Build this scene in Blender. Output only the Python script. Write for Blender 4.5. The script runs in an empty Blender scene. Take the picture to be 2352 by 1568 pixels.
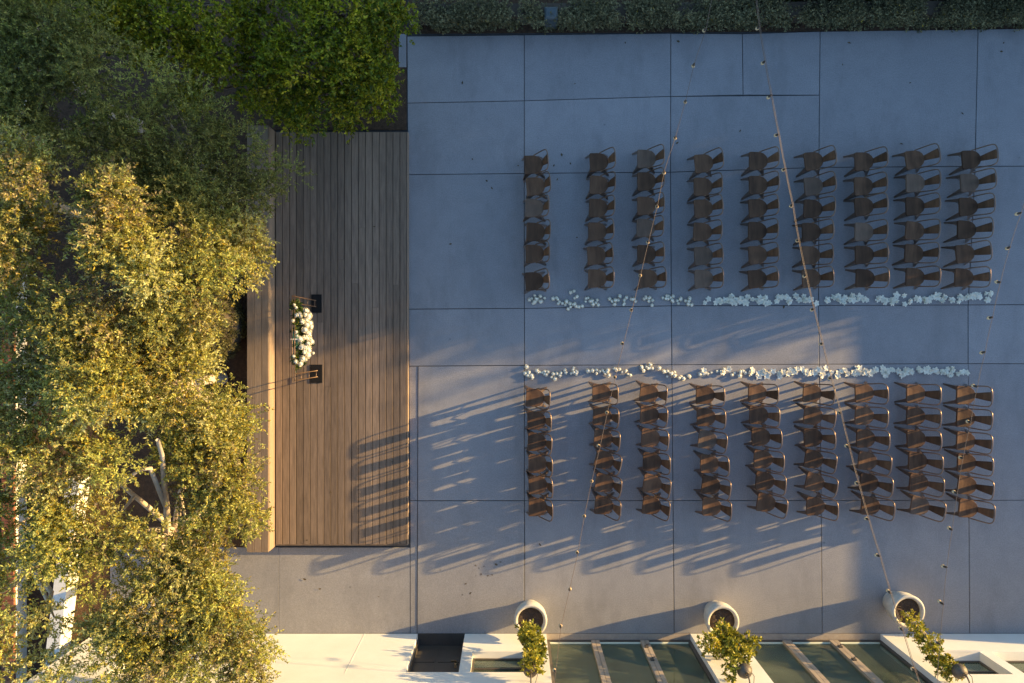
import bpy, math, random
import numpy as np
from mathutils import Vector, Matrix

random.seed(7)
rng = np.random.default_rng(7)
R = math.radians
scene = bpy.context.scene
C = scene.collection

# ------------------------------------------------------------------ camera
H = 16.0
cam = bpy.data.cameras.new('camera')
cam.sensor_width = 36.0
cam.lens = 36.0 * H / 20.975
cam.clip_start = 0.1
cam.clip_end = 2000.0
cam_o = bpy.data.objects.new('camera', cam)
cam_o.location = (0, 0, H)
C.objects.link(cam_o)
scene.camera = cam_o

# ------------------------------------------------------------------ sky and sun
SUN_EL, SUN_AZ = R(9.7), R(15.4)          # azimuth counted from +X towards +Y
world = bpy.data.worlds.new('World')
scene.world = world
world.use_nodes = True
wn = world.node_tree
wn.nodes.clear()
sky = wn.nodes.new('ShaderNodeTexSky')
sky.sky_type = 'NISHITA'
sky.sun_disc = False
sky.sun_elevation = SUN_EL
sky.sun_rotation = math.pi / 2 - SUN_AZ
sky.altitude = 100
sky.air_density = 1.0
sky.dust_density = 0.6
sky.ozone_density = 2.3
bg = wn.nodes.new('ShaderNodeBackground')
bg.inputs['Strength'].default_value = 0.15
wo = wn.nodes.new('ShaderNodeOutputWorld')
wn.links.new(sky.outputs[0], bg.inputs[0])
wn.links.new(bg.outputs[0], wo.inputs[0])

sun_dir = Vector((math.cos(SUN_EL) * math.cos(SUN_AZ), math.cos(SUN_EL) * math.sin(SUN_AZ), math.sin(SUN_EL)))
sl = bpy.data.lights.new('sun', 'SUN')
sl.energy = 5.0
sl.angle = R(0.45)
sl.color = (1.0, 0.67, 0.27)
so = bpy.data.objects.new('sun', sl)
so.rotation_euler = (-sun_dir).to_track_quat('-Z', 'Y').to_euler()
so.location = (30, 9, 20)
C.objects.link(so)

scene.view_settings.view_transform = 'Standard'
scene.view_settings.look = 'None'
scene.view_settings.gamma = 1.0
scene.view_settings.use_curve_mapping = False
scene.view_settings.exposure = 1.55

# ------------------------------------------------------------------ helpers
PX = 112.14            # photograph (2352 px wide view) pixels per metre on the patio


def W(X, Y, z=0.0):
    """point of the place that shows at view pixel X, Y when it lies at height z"""
    k = (H - z) / H / PX
    return Vector(((X - 1176) * k, (784 - Y) * k, z))


def tag(o, label=None, cat=None, group=None, kind=None):
    if label: o['label'] = label
    if cat: o['category'] = cat
    if group: o['group'] = group
    if kind: o['kind'] = kind
    return o


def thing(name, loc, label, cat, group=None, rz=0.0):
    o = bpy.data.objects.new(name, None)
    o.empty_display_size = 0.1
    o.location = loc
    o.rotation_euler = (0, 0, rz)
    C.objects.link(o)
    return tag(o, label, cat, group)


def link(name, me, parent=None, loc=None, rot=None, scale=None):
    o = bpy.data.objects.new(name, me)
    if parent is not None: o.parent = parent
    if loc is not None: o.location = loc
    if rot is not None: o.rotation_euler = rot
    if scale is not None: o.scale = scale
    C.objects.link(o)
    return o


class MB:
    def __init__(s):
        s.v = []; s.f = []; s.sm = []

    def add(s, vs, fs, smooth=False):
        n = len(s.v)
        s.v += [tuple(p) for p in vs]
        s.f += [tuple(i + n for i in f) for f in fs]
        s.sm += [smooth] * len(fs)
        return s

    def box(s, a, b, bev=0.0):
        (x0, y0, z0), (x1, y1, z1) = a, b
        if bev <= 0:
            s.add([(x0, y0, z0), (x1, y0, z0), (x1, y1, z0), (x0, y1, z0), (x0, y0, z1), (x1, y0, z1), (x1, y1, z1), (x0, y1, z1)],
                  [(3, 2, 1, 0), (4, 5, 6, 7), (0, 1, 5, 4), (1, 2, 6, 5), (2, 3, 7, 6), (3, 0, 4, 7)])
        else:
            e = bev
            s.add([(x0, y0, z0), (x1, y0, z0), (x1, y1, z0), (x0, y1, z0),
                   (x0, y0, z1 - e), (x1, y0, z1 - e), (x1, y1, z1 - e), (x0, y1, z1 - e),
                   (x0 + e, y0 + e, z1), (x1 - e, y0 + e, z1), (x1 - e, y1 - e, z1), (x0 + e, y1 - e, z1)],
                  [(3, 2, 1, 0), (0, 1, 5, 4), (1, 2, 6, 5), (2, 3, 7, 6), (3, 0, 4, 7),
                   (4, 5, 9, 8), (5, 6, 10, 9), (6, 7, 11, 10), (7, 4, 8, 11), (8, 9, 10, 11)])
        return s

    def prism(s, poly, z0, z1, bev=0.0):
        n = len(poly)
        if bev > 0:
            cx = sum(p[0] for p in poly) / n; cy = sum(p[1] for p in poly) / n
            top = []
            for p in poly:
                d = Vector((cx - p[0], cy - p[1])); d.normalize()
                top.append((p[0] + d.x * bev * 1.4, p[1] + d.y * bev * 1.4, z1))
            vs = [(p[0], p[1], z0) for p in poly] + [(p[0], p[1], z1 - bev) for p in poly] + top
            fs = [tuple(range(n - 1, -1, -1)), tuple(range(2 * n, 3 * n))]
            for i in range(n):
                j = (i + 1) % n
                fs.append((i, j, n + j, n + i)); fs.append((n + i, n + j, 2 * n + j, 2 * n + i))
        else:
            vs = [(p[0], p[1], z0) for p in poly] + [(p[0], p[1], z1) for p in poly]
            fs = [tuple(range(n - 1, -1, -1)), tuple(range(n, 2 * n))]
            for i in range(n):
                j = (i + 1) % n
                fs.append((i, j, n + j, n + i))
        return s.add(vs, fs)

    def tube(s, pts, rad, n=8, caps=True, smooth=True):
        pts = [Vector(p) for p in pts]
        if not hasattr(rad, '__len__'): rad = [rad] * len(pts)
        vs, fs = [], []
        up = None
        for i, p in enumerate(pts):
            t = (pts[min(i + 1, len(pts) - 1)] - pts[max(i - 1, 0)])
            if t.length < 1e-9: t = Vector((0, 0, 1))
            t.normalize()
            if up is None:
                up = Vector((0, 0, 1)) if abs(t.z) < 0.9 else Vector((1, 0, 0))
            a = t.cross(up)
            if a.length < 1e-6: a = t.cross(Vector((0.3, 1, 0.2)))
            a.normalize(); b = a.cross(t); up = b
            for k in range(n):
                an = 2 * math.pi * k / n
                vs.append(p + a * (math.cos(an) * rad[i]) + b * (math.sin(an) * rad[i]))
        for i in range(len(pts) - 1):
            for k in range(n):
                k2 = (k + 1) % n
                fs.append((i * n + k, (i + 1) * n + k, (i + 1) * n + k2, i * n + k2))
        if caps:
            fs.append(tuple(range(n - 1, -1, -1)))
            m = (len(pts) - 1) * n
            fs.append(tuple(range(m, m + n)))
            # order of the caps depends on the frame, normals are recalculated below
        return s.add(vs, fs, smooth)

    def lathe(s, prof, c=(0, 0, 0), n=32, smooth=True):
        vs, fs = [], []
        for (r, z) in prof:
            for k in range(n):
                a = 2 * math.pi * k / n
                vs.append((c[0] + r * math.cos(a), c[1] + r * math.sin(a), c[2] + z))
        for i in range(len(prof) - 1):
            for k in range(n):
                k2 = (k + 1) % n
                fs.append((i * n + k, i * n + k2, (i + 1) * n + k2, (i + 1) * n + k))
        return s.add(vs, fs, smooth)

    def ball(s, c, r, n=10, m=7, sq=(1, 1, 1)):
        prof = []
        vs, fs = [], []
        for i in range(m + 1):
            th = math.pi * i / m
            for k in range(n):
                a = 2 * math.pi * k / n
                vs.append((c[0] + r * sq[0] * math.sin(th) * math.cos(a), c[1] + r * sq[1] * math.sin(th) * math.sin(a), c[2] + r * sq[2] * math.cos(th)))
        for i in range(m):
            for k in range(n):
                k2 = (k + 1) % n
                fs.append((i * n + k, (i + 1) * n + k, (i + 1) * n + k2, i * n + k2))
        return s.add(vs, fs, True)

    def mesh(s, name, mat):
        me = bpy.data.meshes.new(name)
        me.from_pydata(s.v, [], s.f)
        me.polygons.foreach_set('use_smooth', s.sm)
        if mat: me.materials.append(mat)
        me.validate()
        me.update()
        return me

    def build(s, name, mat, parent=None, loc=None, rot=None):
        return link(name, s.mesh(name, mat), parent, loc, rot)


# ------------------------------------------------------------------ materials
def new_mat(name):
    m = bpy.data.materials.new(name)
    m.use_nodes = True
    nt = m.node_tree
    b = nt.nodes['Principled BSDF']
    return m, nt, b


def mix_rgb(nt, fac, a, b, mode='MIX'):
    n = nt.nodes.new('ShaderNodeMix')
    n.data_type = 'RGBA'; n.blend_type = mode
    for sock, val in ((n.inputs[0], fac), (n.inputs[6], a), (n.inputs[7], b)):
        if hasattr(val, 'is_linked'): nt.links.new(val, sock)
        elif isinstance(val, (int, float)): sock.default_value = val
        else: sock.default_value = (*val, 1.0)
    return n.outputs[2]


def noise(nt, vec, scale, detail=4.0, rough=0.55, stretch=None):
    if stretch:
        mp = nt.nodes.new('ShaderNodeMapping')
        mp.inputs['Scale'].default_value = stretch
        nt.links.new(vec, mp.inputs[0]); vec = mp.outputs[0]
    n = nt.nodes.new('ShaderNodeTexNoise')
    n.inputs['Scale'].default_value = scale
    n.inputs['Detail'].default_value = detail
    n.inputs['Roughness'].default_value = rough
    nt.links.new(vec, n.inputs['Vector'])
    return n.outputs[0]


def ramp(nt, fac, stops):
    n = nt.nodes.new('ShaderNodeValToRGB')
    el = n.color_ramp.elements
    while len(el) < len(stops): el.new(0.5)
    for e, (p, c) in zip(el, stops):
        e.position = p
        e.color = (c, c, c, 1) if isinstance(c, (int, float)) else (*c, 1)
    nt.links.new(fac, n.inputs[0])
    return n.outputs[0]


def bump(nt, b, h, strength=0.3, dist=0.01):
    n = nt.nodes.new('ShaderNodeBump')
    n.inputs['Strength'].default_value = strength
    n.inputs['Distance'].default_value = dist
    nt.links.new(h, n.inputs['Height'])
    nt.links.new(n.outputs[0], b.inputs['Normal'])


def coords(nt, kind='world'):
    if kind == 'world':
        return nt.nodes.new('ShaderNodeNewGeometry').outputs['Position']
    return nt.nodes.new('ShaderNodeTexCoord').outputs['Object']


def obj_random(nt):
    return nt.nodes.new('ShaderNodeObjectInfo').outputs['Random']


def mat_concrete():
    m, nt, b = new_mat('patio_concrete')
    p = coords(nt)
    big = noise(nt, p, 0.45, 4, 0.6)
    mid = noise(nt, p, 3.0, 6, 0.65)
    fine = noise(nt, p, 48.0, 2, 0.8)
    c = mix_rgb(nt, ramp(nt, big, [(0.3, 0.0), (0.7, 1.0)]), (0.245, 0.235, 0.245), (0.295, 0.28, 0.285))
    c = mix_rgb(nt, ramp(nt, mid, [(0.4, 0.0), (0.66, 0.8)]), c, (0.225, 0.215, 0.224))
    c = mix_rgb(nt, 0.34, c, ramp(nt, fine, [(0.34, 0.15), (0.66, 0.39)]))
    # slight difference from pour to pour
    v = nt.nodes.new('ShaderNodeMath'); v.operation = 'MULTIPLY_ADD'
    nt.links.new(obj_random(nt), v.inputs[0]); v.inputs[1].default_value = 0.13; v.inputs[2].default_value = 0.935
    hs = nt.nodes.new('ShaderNodeHueSaturation')
    nt.links.new(v.outputs[0], hs.inputs['Value']); nt.links.new(c, hs.inputs['Color'])
    # dark drips with shapes of their own
    vo = nt.nodes.new('ShaderNodeTexVoronoi'); vo.inputs['Scale'].default_value = 1.4
    nt.links.new(p, vo.inputs['Vector'])
    st = noise(nt, p, 1.3, 7, 0.7, (1, 0.35, 1))
    hsc = mix_rgb(nt, ramp(nt, st, [(0.5, 0.0), (0.62, 0.35), (0.70, 0.05)]), hs.outputs[0], (0.17, 0.165, 0.168))
    spot = ramp(nt, vo.outputs['Distance'], [(0.018, 0.6), (0.045, 0.0)])
    c = mix_rgb(nt, spot, hsc, (0.10, 0.10, 0.105))
    nt.links.new(c, b.inputs['Base Color'])
    b.inputs['Roughness'].default_value = 0.62
    b.inputs['Specular IOR Level'].default_value = 0.35
    bump(nt, b, fine, 0.25, 0.004)
    return m


def mat_noise(name, c1, c2, scale=4.0, rough=0.7, bstr=0.2, bdist=0.01, stretch=None, kind='world', spec=0.4, metal=0.0, rnd=0.0, fine=40.0):
    m, nt, b = new_mat(name)
    p = coords(nt, kind)
    if rnd and kind != 'world':
        ad = nt.nodes.new('ShaderNodeVectorMath'); ad.operation = 'ADD'
        mu = nt.nodes.new('ShaderNodeMath'); mu.operation = 'MULTIPLY'; mu.inputs[1].default_value = 37.0
        nt.links.new(obj_random(nt), mu.inputs[0])
        nt.links.new(p, ad.inputs[0]); nt.links.new(mu.outputs[0], ad.inputs[1]); p = ad.outputs[0]
    n1 = noise(nt, p, scale, 6, 0.62, stretch)
    n2 = noise(nt, p, fine, 3, 0.6, stretch)
    c = mix_rgb(nt, ramp(nt, n1, [(0.3, 0.0), (0.72, 1.0)]), c1, c2)
    c = mix_rgb(nt, 0.25, c, mix_rgb(nt, n2, tuple(x * 0.55 for x in c1), tuple(min(1, x * 1.3) for x in c2)))
    if rnd:
        v = nt.nodes.new('ShaderNodeMath'); v.operation = 'MULTIPLY_ADD'
        nt.links.new(obj_random(nt), v.inputs[0]); v.inputs[1].default_value = rnd; v.inputs[2].default_value = 1 - rnd / 2
        hs = nt.nodes.new('ShaderNodeHueSaturation')
        nt.links.new(v.outputs[0], hs.inputs['Value']); nt.links.new(c, hs.inputs['Color']); c = hs.outputs[0]
    nt.links.new(c, b.inputs['Base Color'])
    b.inputs['Roughness'].default_value = rough
    b.inputs['Specular IOR Level'].default_value = spec
    b.inputs['Metallic'].default_value = metal
    if bstr: bump(nt, b, n2, bstr, bdist)
    return m


def mat_leaf(name, rough=0.45, trans=0.3, spec=0.35):
    """leaf colour comes from the leaf itself (attribute tint)"""
    m, nt, b = new_mat(name)
    at = nt.nodes.new('ShaderNodeAttribute'); at.attribute_name = 'tint'
    nt.links.new(at.outputs['Color'], b.inputs['Base Color'])
    b.inputs['Roughness'].default_value = rough
    b.inputs['Specular IOR Level'].default_value = spec
    tr = nt.nodes.new('ShaderNodeBsdfTranslucent')
    hs = nt.nodes.new('ShaderNodeHueSaturation'); hs.inputs['Saturation'].default_value = 1.15; hs.inputs['Value'].default_value = 1.25
    nt.links.new(at.outputs['Color'], hs.inputs['Color'])
    nt.links.new(hs.outputs[0], tr.inputs[0])
    mx = nt.nodes.new('ShaderNodeMixShader'); mx.inputs[0].default_value = trans
    nt.links.new(b.outputs[0], mx.inputs[1]); nt.links.new(tr.outputs[0], mx.inputs[2])
    nt.links.new(mx.outputs[0], nt.nodes['Material Output'].inputs['Surface'])
    return m


def mat_petal(name, col, trans=0.3):
    m, nt, b = new_mat(name)
    p = coords(nt)
    n1 = noise(nt, p, 30, 3)
    c = mix_rgb(nt, n1, tuple(x * 0.86 for x in col), col)
    nt.links.new(c, b.inputs['Base Color'])
    b.inputs['Roughness'].default_value = 0.6
    tr = nt.nodes.new('ShaderNodeBsdfTranslucent'); nt.links.new(c, tr.inputs[0])
    mx = nt.nodes.new('ShaderNodeMixShader'); mx.inputs[0].default_value = trans
    nt.links.new(b.outputs[0], mx.inputs[1]); nt.links.new(tr.outputs[0], mx.inputs[2])
    nt.links.new(mx.outputs[0], nt.nodes['Material Output'].inputs['Surface'])
    return m


def mat_glass():
    m, nt, b = new_mat('green_glass')
    gl = nt.nodes.new('ShaderNodeBsdfGlossy'); gl.inputs['Roughness'].default_value = 0.02
    gl.inputs['Color'].default_value = (0.9, 1.0, 0.92, 1)
    tr = nt.nodes.new('ShaderNodeBsdfTransparent'); tr.inputs[0].default_value = (0.62, 0.76, 0.64, 1)
    fr = nt.nodes.new('ShaderNodeFresnel'); fr.inputs[0].default_value = 2.0
    mx = nt.nodes.new('ShaderNodeMixShader')
    nt.links.new(fr.outputs[0], mx.inputs[0]); nt.links.new(tr.outputs[0], mx.inputs[1]); nt.links.new(gl.outputs[0], mx.inputs[2])
    # patchy green grey diffuse mixed in to brighten the glass
    df = nt.nodes.new('ShaderNodeBsdfDiffuse'); df.inputs[0].default_value = (0.34, 0.40, 0.30, 1)
    m2 = nt.nodes.new('ShaderNodeMixShader')
    nz = noise(nt, coords(nt), 2.5, 5, 0.6)
    nt.links.new(ramp(nt, nz, [(0.3, 0.08), (0.7, 0.17)]), m2.inputs[0])
    nt.links.new(mx.outputs[0], m2.inputs[1]); nt.links.new(df.outputs[0], m2.inputs[2])
    nt.links.new(m2.outputs[0], nt.nodes['Material Output'].inputs['Surface'])
    return m


M = {}
M['concrete'] = mat_concrete()
M['joint'] = mat_noise('joint_filler', (0.045, 0.045, 0.048), (0.08, 0.08, 0.082), 9, 0.9)
M['ground'] = mat_noise('paved_ground', (0.15, 0.15, 0.155), (0.22, 0.22, 0.22), 0.6, 0.85)
M['soil'] = mat_noise('bark_mulch', (0.034, 0.020, 0.012), (0.105, 0.060, 0.034), 14, 0.95, 0.9, 0.03, fine=60)
M['deck'] = mat_noise('deck_timber', (0.12, 0.089, 0.067), (0.27, 0.195, 0.140), 3.0, 0.72, 0.3, 0.003, (9, 0.7, 9), 'object', 0.2, 0, 0.42, 22)
M['bench'] = mat_noise('bench_timber', (0.16, 0.115, 0.08), (0.28, 0.205, 0.14), 3.0, 0.7, 0.25, 0.003, (9, 0.9, 9), 'object', 0.3, 0, 0.2, 22)
M['riser'] = mat_noise('riser_timber', (0.22, 0.155, 0.11), (0.32, 0.235, 0.165), 3.0, 0.7, 0.2, 0.003, (9, 0.9, 9), 'object', 0.3, 0, 0.1, 22)
M['stucco'] = mat_noise('white_stucco', (0.68, 0.66, 0.62), (0.80, 0.785, 0.745), 1.1, 0.85, 0.35, 0.004, spec=0.2, fine=90)
M['threshold'] = mat_noise('stone_threshold', (0.30, 0.25, 0.21), (0.42, 0.36, 0.30), 5, 0.7)
M['frame_wood'] = mat_noise('pale_frame_wood', (0.30, 0.24, 0.185), (0.44, 0.36, 0.29), 4, 0.6, 0.15, 0.003, (3, 3, 0.5))
M['dark_frame'] = mat_noise('dark_frame', (0.06, 0.05, 0.045), (0.10, 0.085, 0.07), 6, 0.5)
M['door'] = mat_noise('dark_door', (0.045, 0.040, 0.036), (0.075, 0.066, 0.058), 3, 0.4, 0.1, 0.003)
M['room'] = mat_noise('room_wall', (0.24, 0.28, 0.21), (0.30, 0.34, 0.26), 2, 0.8)
M['curtain'] = mat_noise('sheer_curtain', (0.72, 0.78, 0.62), (0.82, 0.87, 0.72), 3, 0.85, 0.1)
M['glass'] = mat_glass()
M['brass'] = mat_noise('aged_brass', (0.25, 0.17, 0.09), (0.42, 0.30, 0.17), 12, 0.4, 0.1, 0.003, metal=0.8)
M['lamp'] = mat_noise('weathered_bronze', (0.075, 0.062, 0.05), (0.15, 0.12, 0.09), 10, 0.55, 0.2, 0.004, metal=0.2)
M['pot'] = mat_noise('pale_stone_pot', (0.40, 0.37, 0.32), (0.60, 0.56, 0.49), 7, 0.75, 0.3, 0.005)
M['potsoil'] = mat_noise('pot_soil', (0.045, 0.03, 0.02), (0.16, 0.105, 0.07), 45, 0.95, 1.0, 0.03, fine=110)
M['bark'] = mat_noise('pale_bark', (0.34, 0.27, 0.20), (0.58, 0.49, 0.39), 7, 0.85, 0.6, 0.01, (1, 1, 0.5))
M['darkbark'] = mat_noise('dark_bark', (0.05, 0.038, 0.028), (0.11, 0.085, 0.06), 9, 0.9, 0.6, 0.01)
M['chair'] = mat_noise('rusty_gunmetal', (0.052, 0.029, 0.018), (0.165, 0.090, 0.050), 9, 0.55, 0.12, 0.002, (1, 0.16, 1), 'object', 0.16, 0.0, 0.6, 34)
M['chair_worn'] = mat_noise('worn_gunmetal', (0.10, 0.064, 0.043), (0.19, 0.124, 0.083), 6.5, 0.5, 0.12, 0.002, (1, 0.2, 1), 'object', 0.25, 0.0, 0.3, 26)
M['chairtube'] = mat_noise('gunmetal_tube', (0.15, 0.10, 0.072), (0.26, 0.175, 0.12), 8, 0.34, 0.05, 0.002, None, 'object', 0.5, 0.7, 0.3)
M['black_steel'] = mat_noise('black_steel', (0.008, 0.008, 0.009), (0.016, 0.015, 0.015), 9, 0.8, 0.1, 0.002, spec=0.15)
M['copper'] = mat_noise('copper_tube', (0.12, 0.075, 0.05), (0.20, 0.125, 0.08), 12, 0.42, 0.05, 0.002, metal=0.5)
M['foam'] = mat_noise('green_foam', (0.03, 0.10, 0.075), (0.05, 0.16, 0.12), 20, 0.8)
M['strap'] = mat_noise('white_strap', (0.66, 0.66, 0.62), (0.78, 0.78, 0.74), 10, 0.5)
M['petal'] = mat_petal('ivory_petal', (0.98, 0.94, 0.79), 0.08)
M['rose'] = mat_petal('cream_rose', (0.80, 0.77, 0.66), 0.2)
M['wire'] = mat_noise('cable_rubber', (0.11, 0.075, 0.055), (0.18, 0.125, 0.09), 14, 0.55, 0.1, 0.002)
M['socket'] = mat_noise('bulb_socket', (0.03, 0.025, 0.02), (0.06, 0.05, 0.04), 14, 0.5)
M['bulb'] = mat_noise('frosted_bulb', (0.46, 0.33, 0.18), (0.62, 0.47, 0.28), 20, 0.15, 0.0, spec=0.7)
M['brick'] = mat_noise('red_brick', (0.20, 0.075, 0.042), (0.32, 0.13, 0.075), 12, 0.85, 0.5, 0.006, None, 'object', 0.3, 0, 0.35)
M['mortar'] = mat_noise('mortar', (0.30, 0.28, 0.25), (0.38, 0.36, 0.33), 20, 0.9)
M['box'] = mat_noise('grey_plastic', (0.055, 0.075, 0.08), (0.08, 0.10, 0.11), 8, 0.5)
M['olive_leaf'] = mat_leaf('olive_leaf', 0.5, 0.42, 0.25)
M['green_leaf'] = mat_leaf('glossy_leaf', 0.45, 0.28, 0.25)
M['dull_leaf'] = mat_leaf('dull_leaf', 0.6, 0.2, 0.25)
M['fallen'] = mat_noise('dry_leaf', (0.05, 0.035, 0.02), (0.13, 0.09, 0.04), 20, 0.7, 0, 0, None, 'object', 0.3, 0, 0.5)
M['roof'] = mat_noise('flat_roof', (0.30, 0.29, 0.27), (0.38, 0.37, 0.35), 1.5, 0.9)


# ------------------------------------------------------------------ foliage
def leaf_mesh(name, P, D, L, Wd, tint, mat, flop=0.5):
    """N folded leaf blades: P base, D unit direction, L length, Wd width, tint (N,3)"""
    n = len(P)
    r = rng.normal(size=(n, 3)); r[:, 2] = np.abs(r[:, 2]) + flop
    S = np.cross(D, r); S /= (np.linalg.norm(S, axis=1, keepdims=True) + 1e-9)
    N = np.cross(S, D)
    L = L[:, None]; Wd = Wd[:, None]
    v = np.empty((n, 4, 3), dtype=np.float32)
    v[:, 0] = P
    v[:, 1] = P + D * L * 0.5 + S * Wd * 0.5 + N * Wd * 0.18
    v[:, 2] = P + D * L - N * L * 0.08
    v[:, 3] = P + D * L * 0.5 - S * Wd * 0.5 + N * Wd * 0.18
    me = bpy.data.meshes.new(name)
    me.vertices.add(n * 4); me.loops.add(n * 4); me.polygons.add(n)
    me.vertices.foreach_set('co', v.reshape(-1))
    me.loops.foreach_set('vertex_index', np.arange(n * 4, dtype=np.int32))
    me.polygons.foreach_set('loop_start', np.arange(0, n * 4, 4, dtype=np.int32))
    me.polygons.foreach_set('loop_total', np.full(n, 4, dtype=np.int32))
    me.update(calc_edges=True)
    at = me.attributes.new('tint', 'FLOAT_COLOR', 'POINT')
    col = np.ones((n, 4, 4), dtype=np.float32)
    col[:, :, :3] = tint[:, None, :]
    at.data.foreach_set('color', col.reshape(-1))
    me.materials.append(mat)
    return me


def unit(a):
    return a / (np.linalg.norm(a, axis=-1, keepdims=True) + 1e-9)


def crown(name, clumps, mat, cols, parent=None, twigs=26, per=13, tl=0.38, ll=0.075, lw=0.022, up=0.55, shell=0.5, droop=0.0, yellow=0.04, var=0.25, hollow=None):
    """leaves on twigs that fan out of clump centres; clumps = (x, y, z, r)"""
    cl = np.array([c[:4] for c in clumps])
    K = len(cl)
    nt_ = np.maximum(4, (twigs * (cl[:, 3] / cl[:, 3].mean()) ** 2)).astype(int)
    idx = np.repeat(np.arange(K), nt_)
    n = len(idx)
    d = unit(rng.normal(size=(n, 3)))
    d[:, 2] = d[:, 2] + 0.15; d = unit(d)
    rr = cl[idx, 3] * (shell + (1 - shell) * rng.random(n) ** 0.6)
    base = cl[idx, :3] + d * rr[:, None] * 0.85
    td = unit(d + np.array([0, 0, up]) + rng.normal(size=(n, 3)) * 0.45)
    tlen = tl * (0.6 + 0.8 * rng.random(n)) * np.clip(cl[idx, 3] / 0.5, 0.5, 1.25)
    cshade = 1 + rng.normal(size=K) * var * 0.5
    ctype = rng.integers(0, len(cols), size=K)
    # leaves
    li = np.repeat(np.arange(n), per)
    t = np.tile((np.arange(per) + 0.5) / per, n) + rng.normal(size=n * per) * 0.03
    P = base[li] + td[li] * (tlen[li] * t)[:, None]
    P[:, 2] -= droop * t * t
    side = unit(rng.normal(size=(n * per, 3)))
    D = unit(td[li] * 0.75 + side * 0.8)
    L = ll * (0.65 + 0.6 * rng.random(n * per)); Wd = lw * (0.7 + 0.6 * rng.random(n * per))
    cols = np.array(cols)
    c = cols[np.where(rng.random(n * per) < 0.7, ctype[idx[li]], rng.integers(0, len(cols), size=n * per))]
    c = c * np.clip(cshade[idx[li]] + rng.normal(size=n * per) * var, 0.45, 1.7)[:, None]
    yl = rng.random(n * per) < yellow * (0.3 + 2.2 * (rng.random(K)[idx[li]] ** 3) * 1.6)
    c[yl] = np.array([0.45, 0.33, 0.04]) * (0.6 + 0.6 * rng.random((yl.sum(), 1)))
    me = leaf_mesh(name, P, D, L, Wd, np.clip(c, 0.004, 0.6), mat)
    return link(name, me, parent), (base, td, tlen)


def lobes_to_clumps(lobes, dens=1.0, r0=0.42, seed=1):
    """fill lobes (x, y, z, rxy, rz) with clumps, mostly near the skin"""
    g = np.random.default_rng(seed)
    out = []
    for (x, y, z, r, rz) in lobes:
        n = max(3, int(dens * 11 * r * r + 3))
        d = unit(g.normal(size=(n, 3)))
        d[:, 2] = np.where(d[:, 2] < -0.35, -d[:, 2], d[:, 2])
        q = 0.35 + 0.62 * g.random(n) ** 0.55
        for k in range(n):
            out.append((x + d[k, 0] * r * q[k], y + d[k, 1] * r * q[k], z + d[k, 2] * rz * q[k], r0 * (0.65 + 0.7 * g.random())))
    return out


def limbs(mb, root, fork, clumps, r0=0.11, seed=3, sub=0.75):
    """tapered trunk root -> fork and limbs from the fork towards the clumps"""
    g = random.Random(seed)
    root = Vector(root); fork = Vector(fork)
    pts = [root.lerp(fork, t / 6) + Vector((g.uniform(-.05, .05), g.uniform(-.05, .05), 0)) * (0 < t < 6) for t in range(7)]
    mb.tube(pts, [r0 * (1.35 if i == 0 else 1.05 - 0.06 * i) for i in range(7)], 9)
    main = g.sample(clumps, min(len(clumps), 7))
    for c in main:
        e = Vector(c[:3])
        mid = fork.lerp(e, 0.5) + Vector((g.uniform(-.15, .15), g.uniform(-.15, .15), -0.12))
        pts = [fork.lerp(mid, t / 3) for t in range(3)] + [mid.lerp(e, t / 4) for t in range(5)]
        mb.tube(pts, [r0 * (0.62 - 0.07 * i) for i in range(8)], 7)
        for c2 in g.sample(clumps, 5):
            e2 = Vector(c2[:3])
            if (e2 - mid).length < 1.4:
                m2 = mid.lerp(e2, 0.5) + Vector((g.uniform(-.1, .1), g.uniform(-.1, .1), -0.06))
                mb.tube([mid, mid.lerp(m2, .5), m2, m2.lerp(e2, .5), e2], [r0 * 0.34, r0 * .28, r0 * .22, r0 * .16, r0 * .08], 6)
    return mb


# ------------------------------------------------------------------ ground
g = MB(); g.box((-400, -400, -0.40), (400, 400, -0.075))
tag(g.build('ground', M['ground']), kind='structure')
g = MB(); g.prism([(-10.1, 4.32), (-5.27, 4.32), (-5.27, -4.35), (-8.25, -4.35), (-8.25, -5.97), (-8.57, -5.97), (-8.57, -10), (-10.1, -10)], -0.07, -0.012)
tag(g.build('planting_bed', M['soil']), kind='structure')
g = MB(); g.prism([(-10.1, 4.335), (-2.16, 4.335), (-2.16, 7.9), (-10.1, 7.9)], -0.07, -0.010)
tag(g.build('hedge_bed', M['soil']), kind='structure')
g = MB(); g.prism([(-14.5, 9.0), (-10.16, 9.0), (-10.16, -10), (-14.5, -10)], -0.07, -0.010)
tag(g.build('side_bed', M['soil']), kind='structure')
g = MB(); g.prism([(-2.12, 6.31), (22, 6.44), (22, 9.5), (-2.12, 9.5)], -0.07, -0.010)
tag(g.build('border_bed', M['soil']), kind='structure')


# patio: one object for each poured slab, joints recessed between them
def poly_at(pl, t, axis):
    """piecewise linear value of a joint line"""
    if t <= pl[0][0]: return pl[0][1]
    for (a, va), (b, vb) in zip(pl, pl[1:]):
        if t <= b: return va + (vb - va) * (t - a) / (b - a)
    return pl[-1][1]


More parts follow.
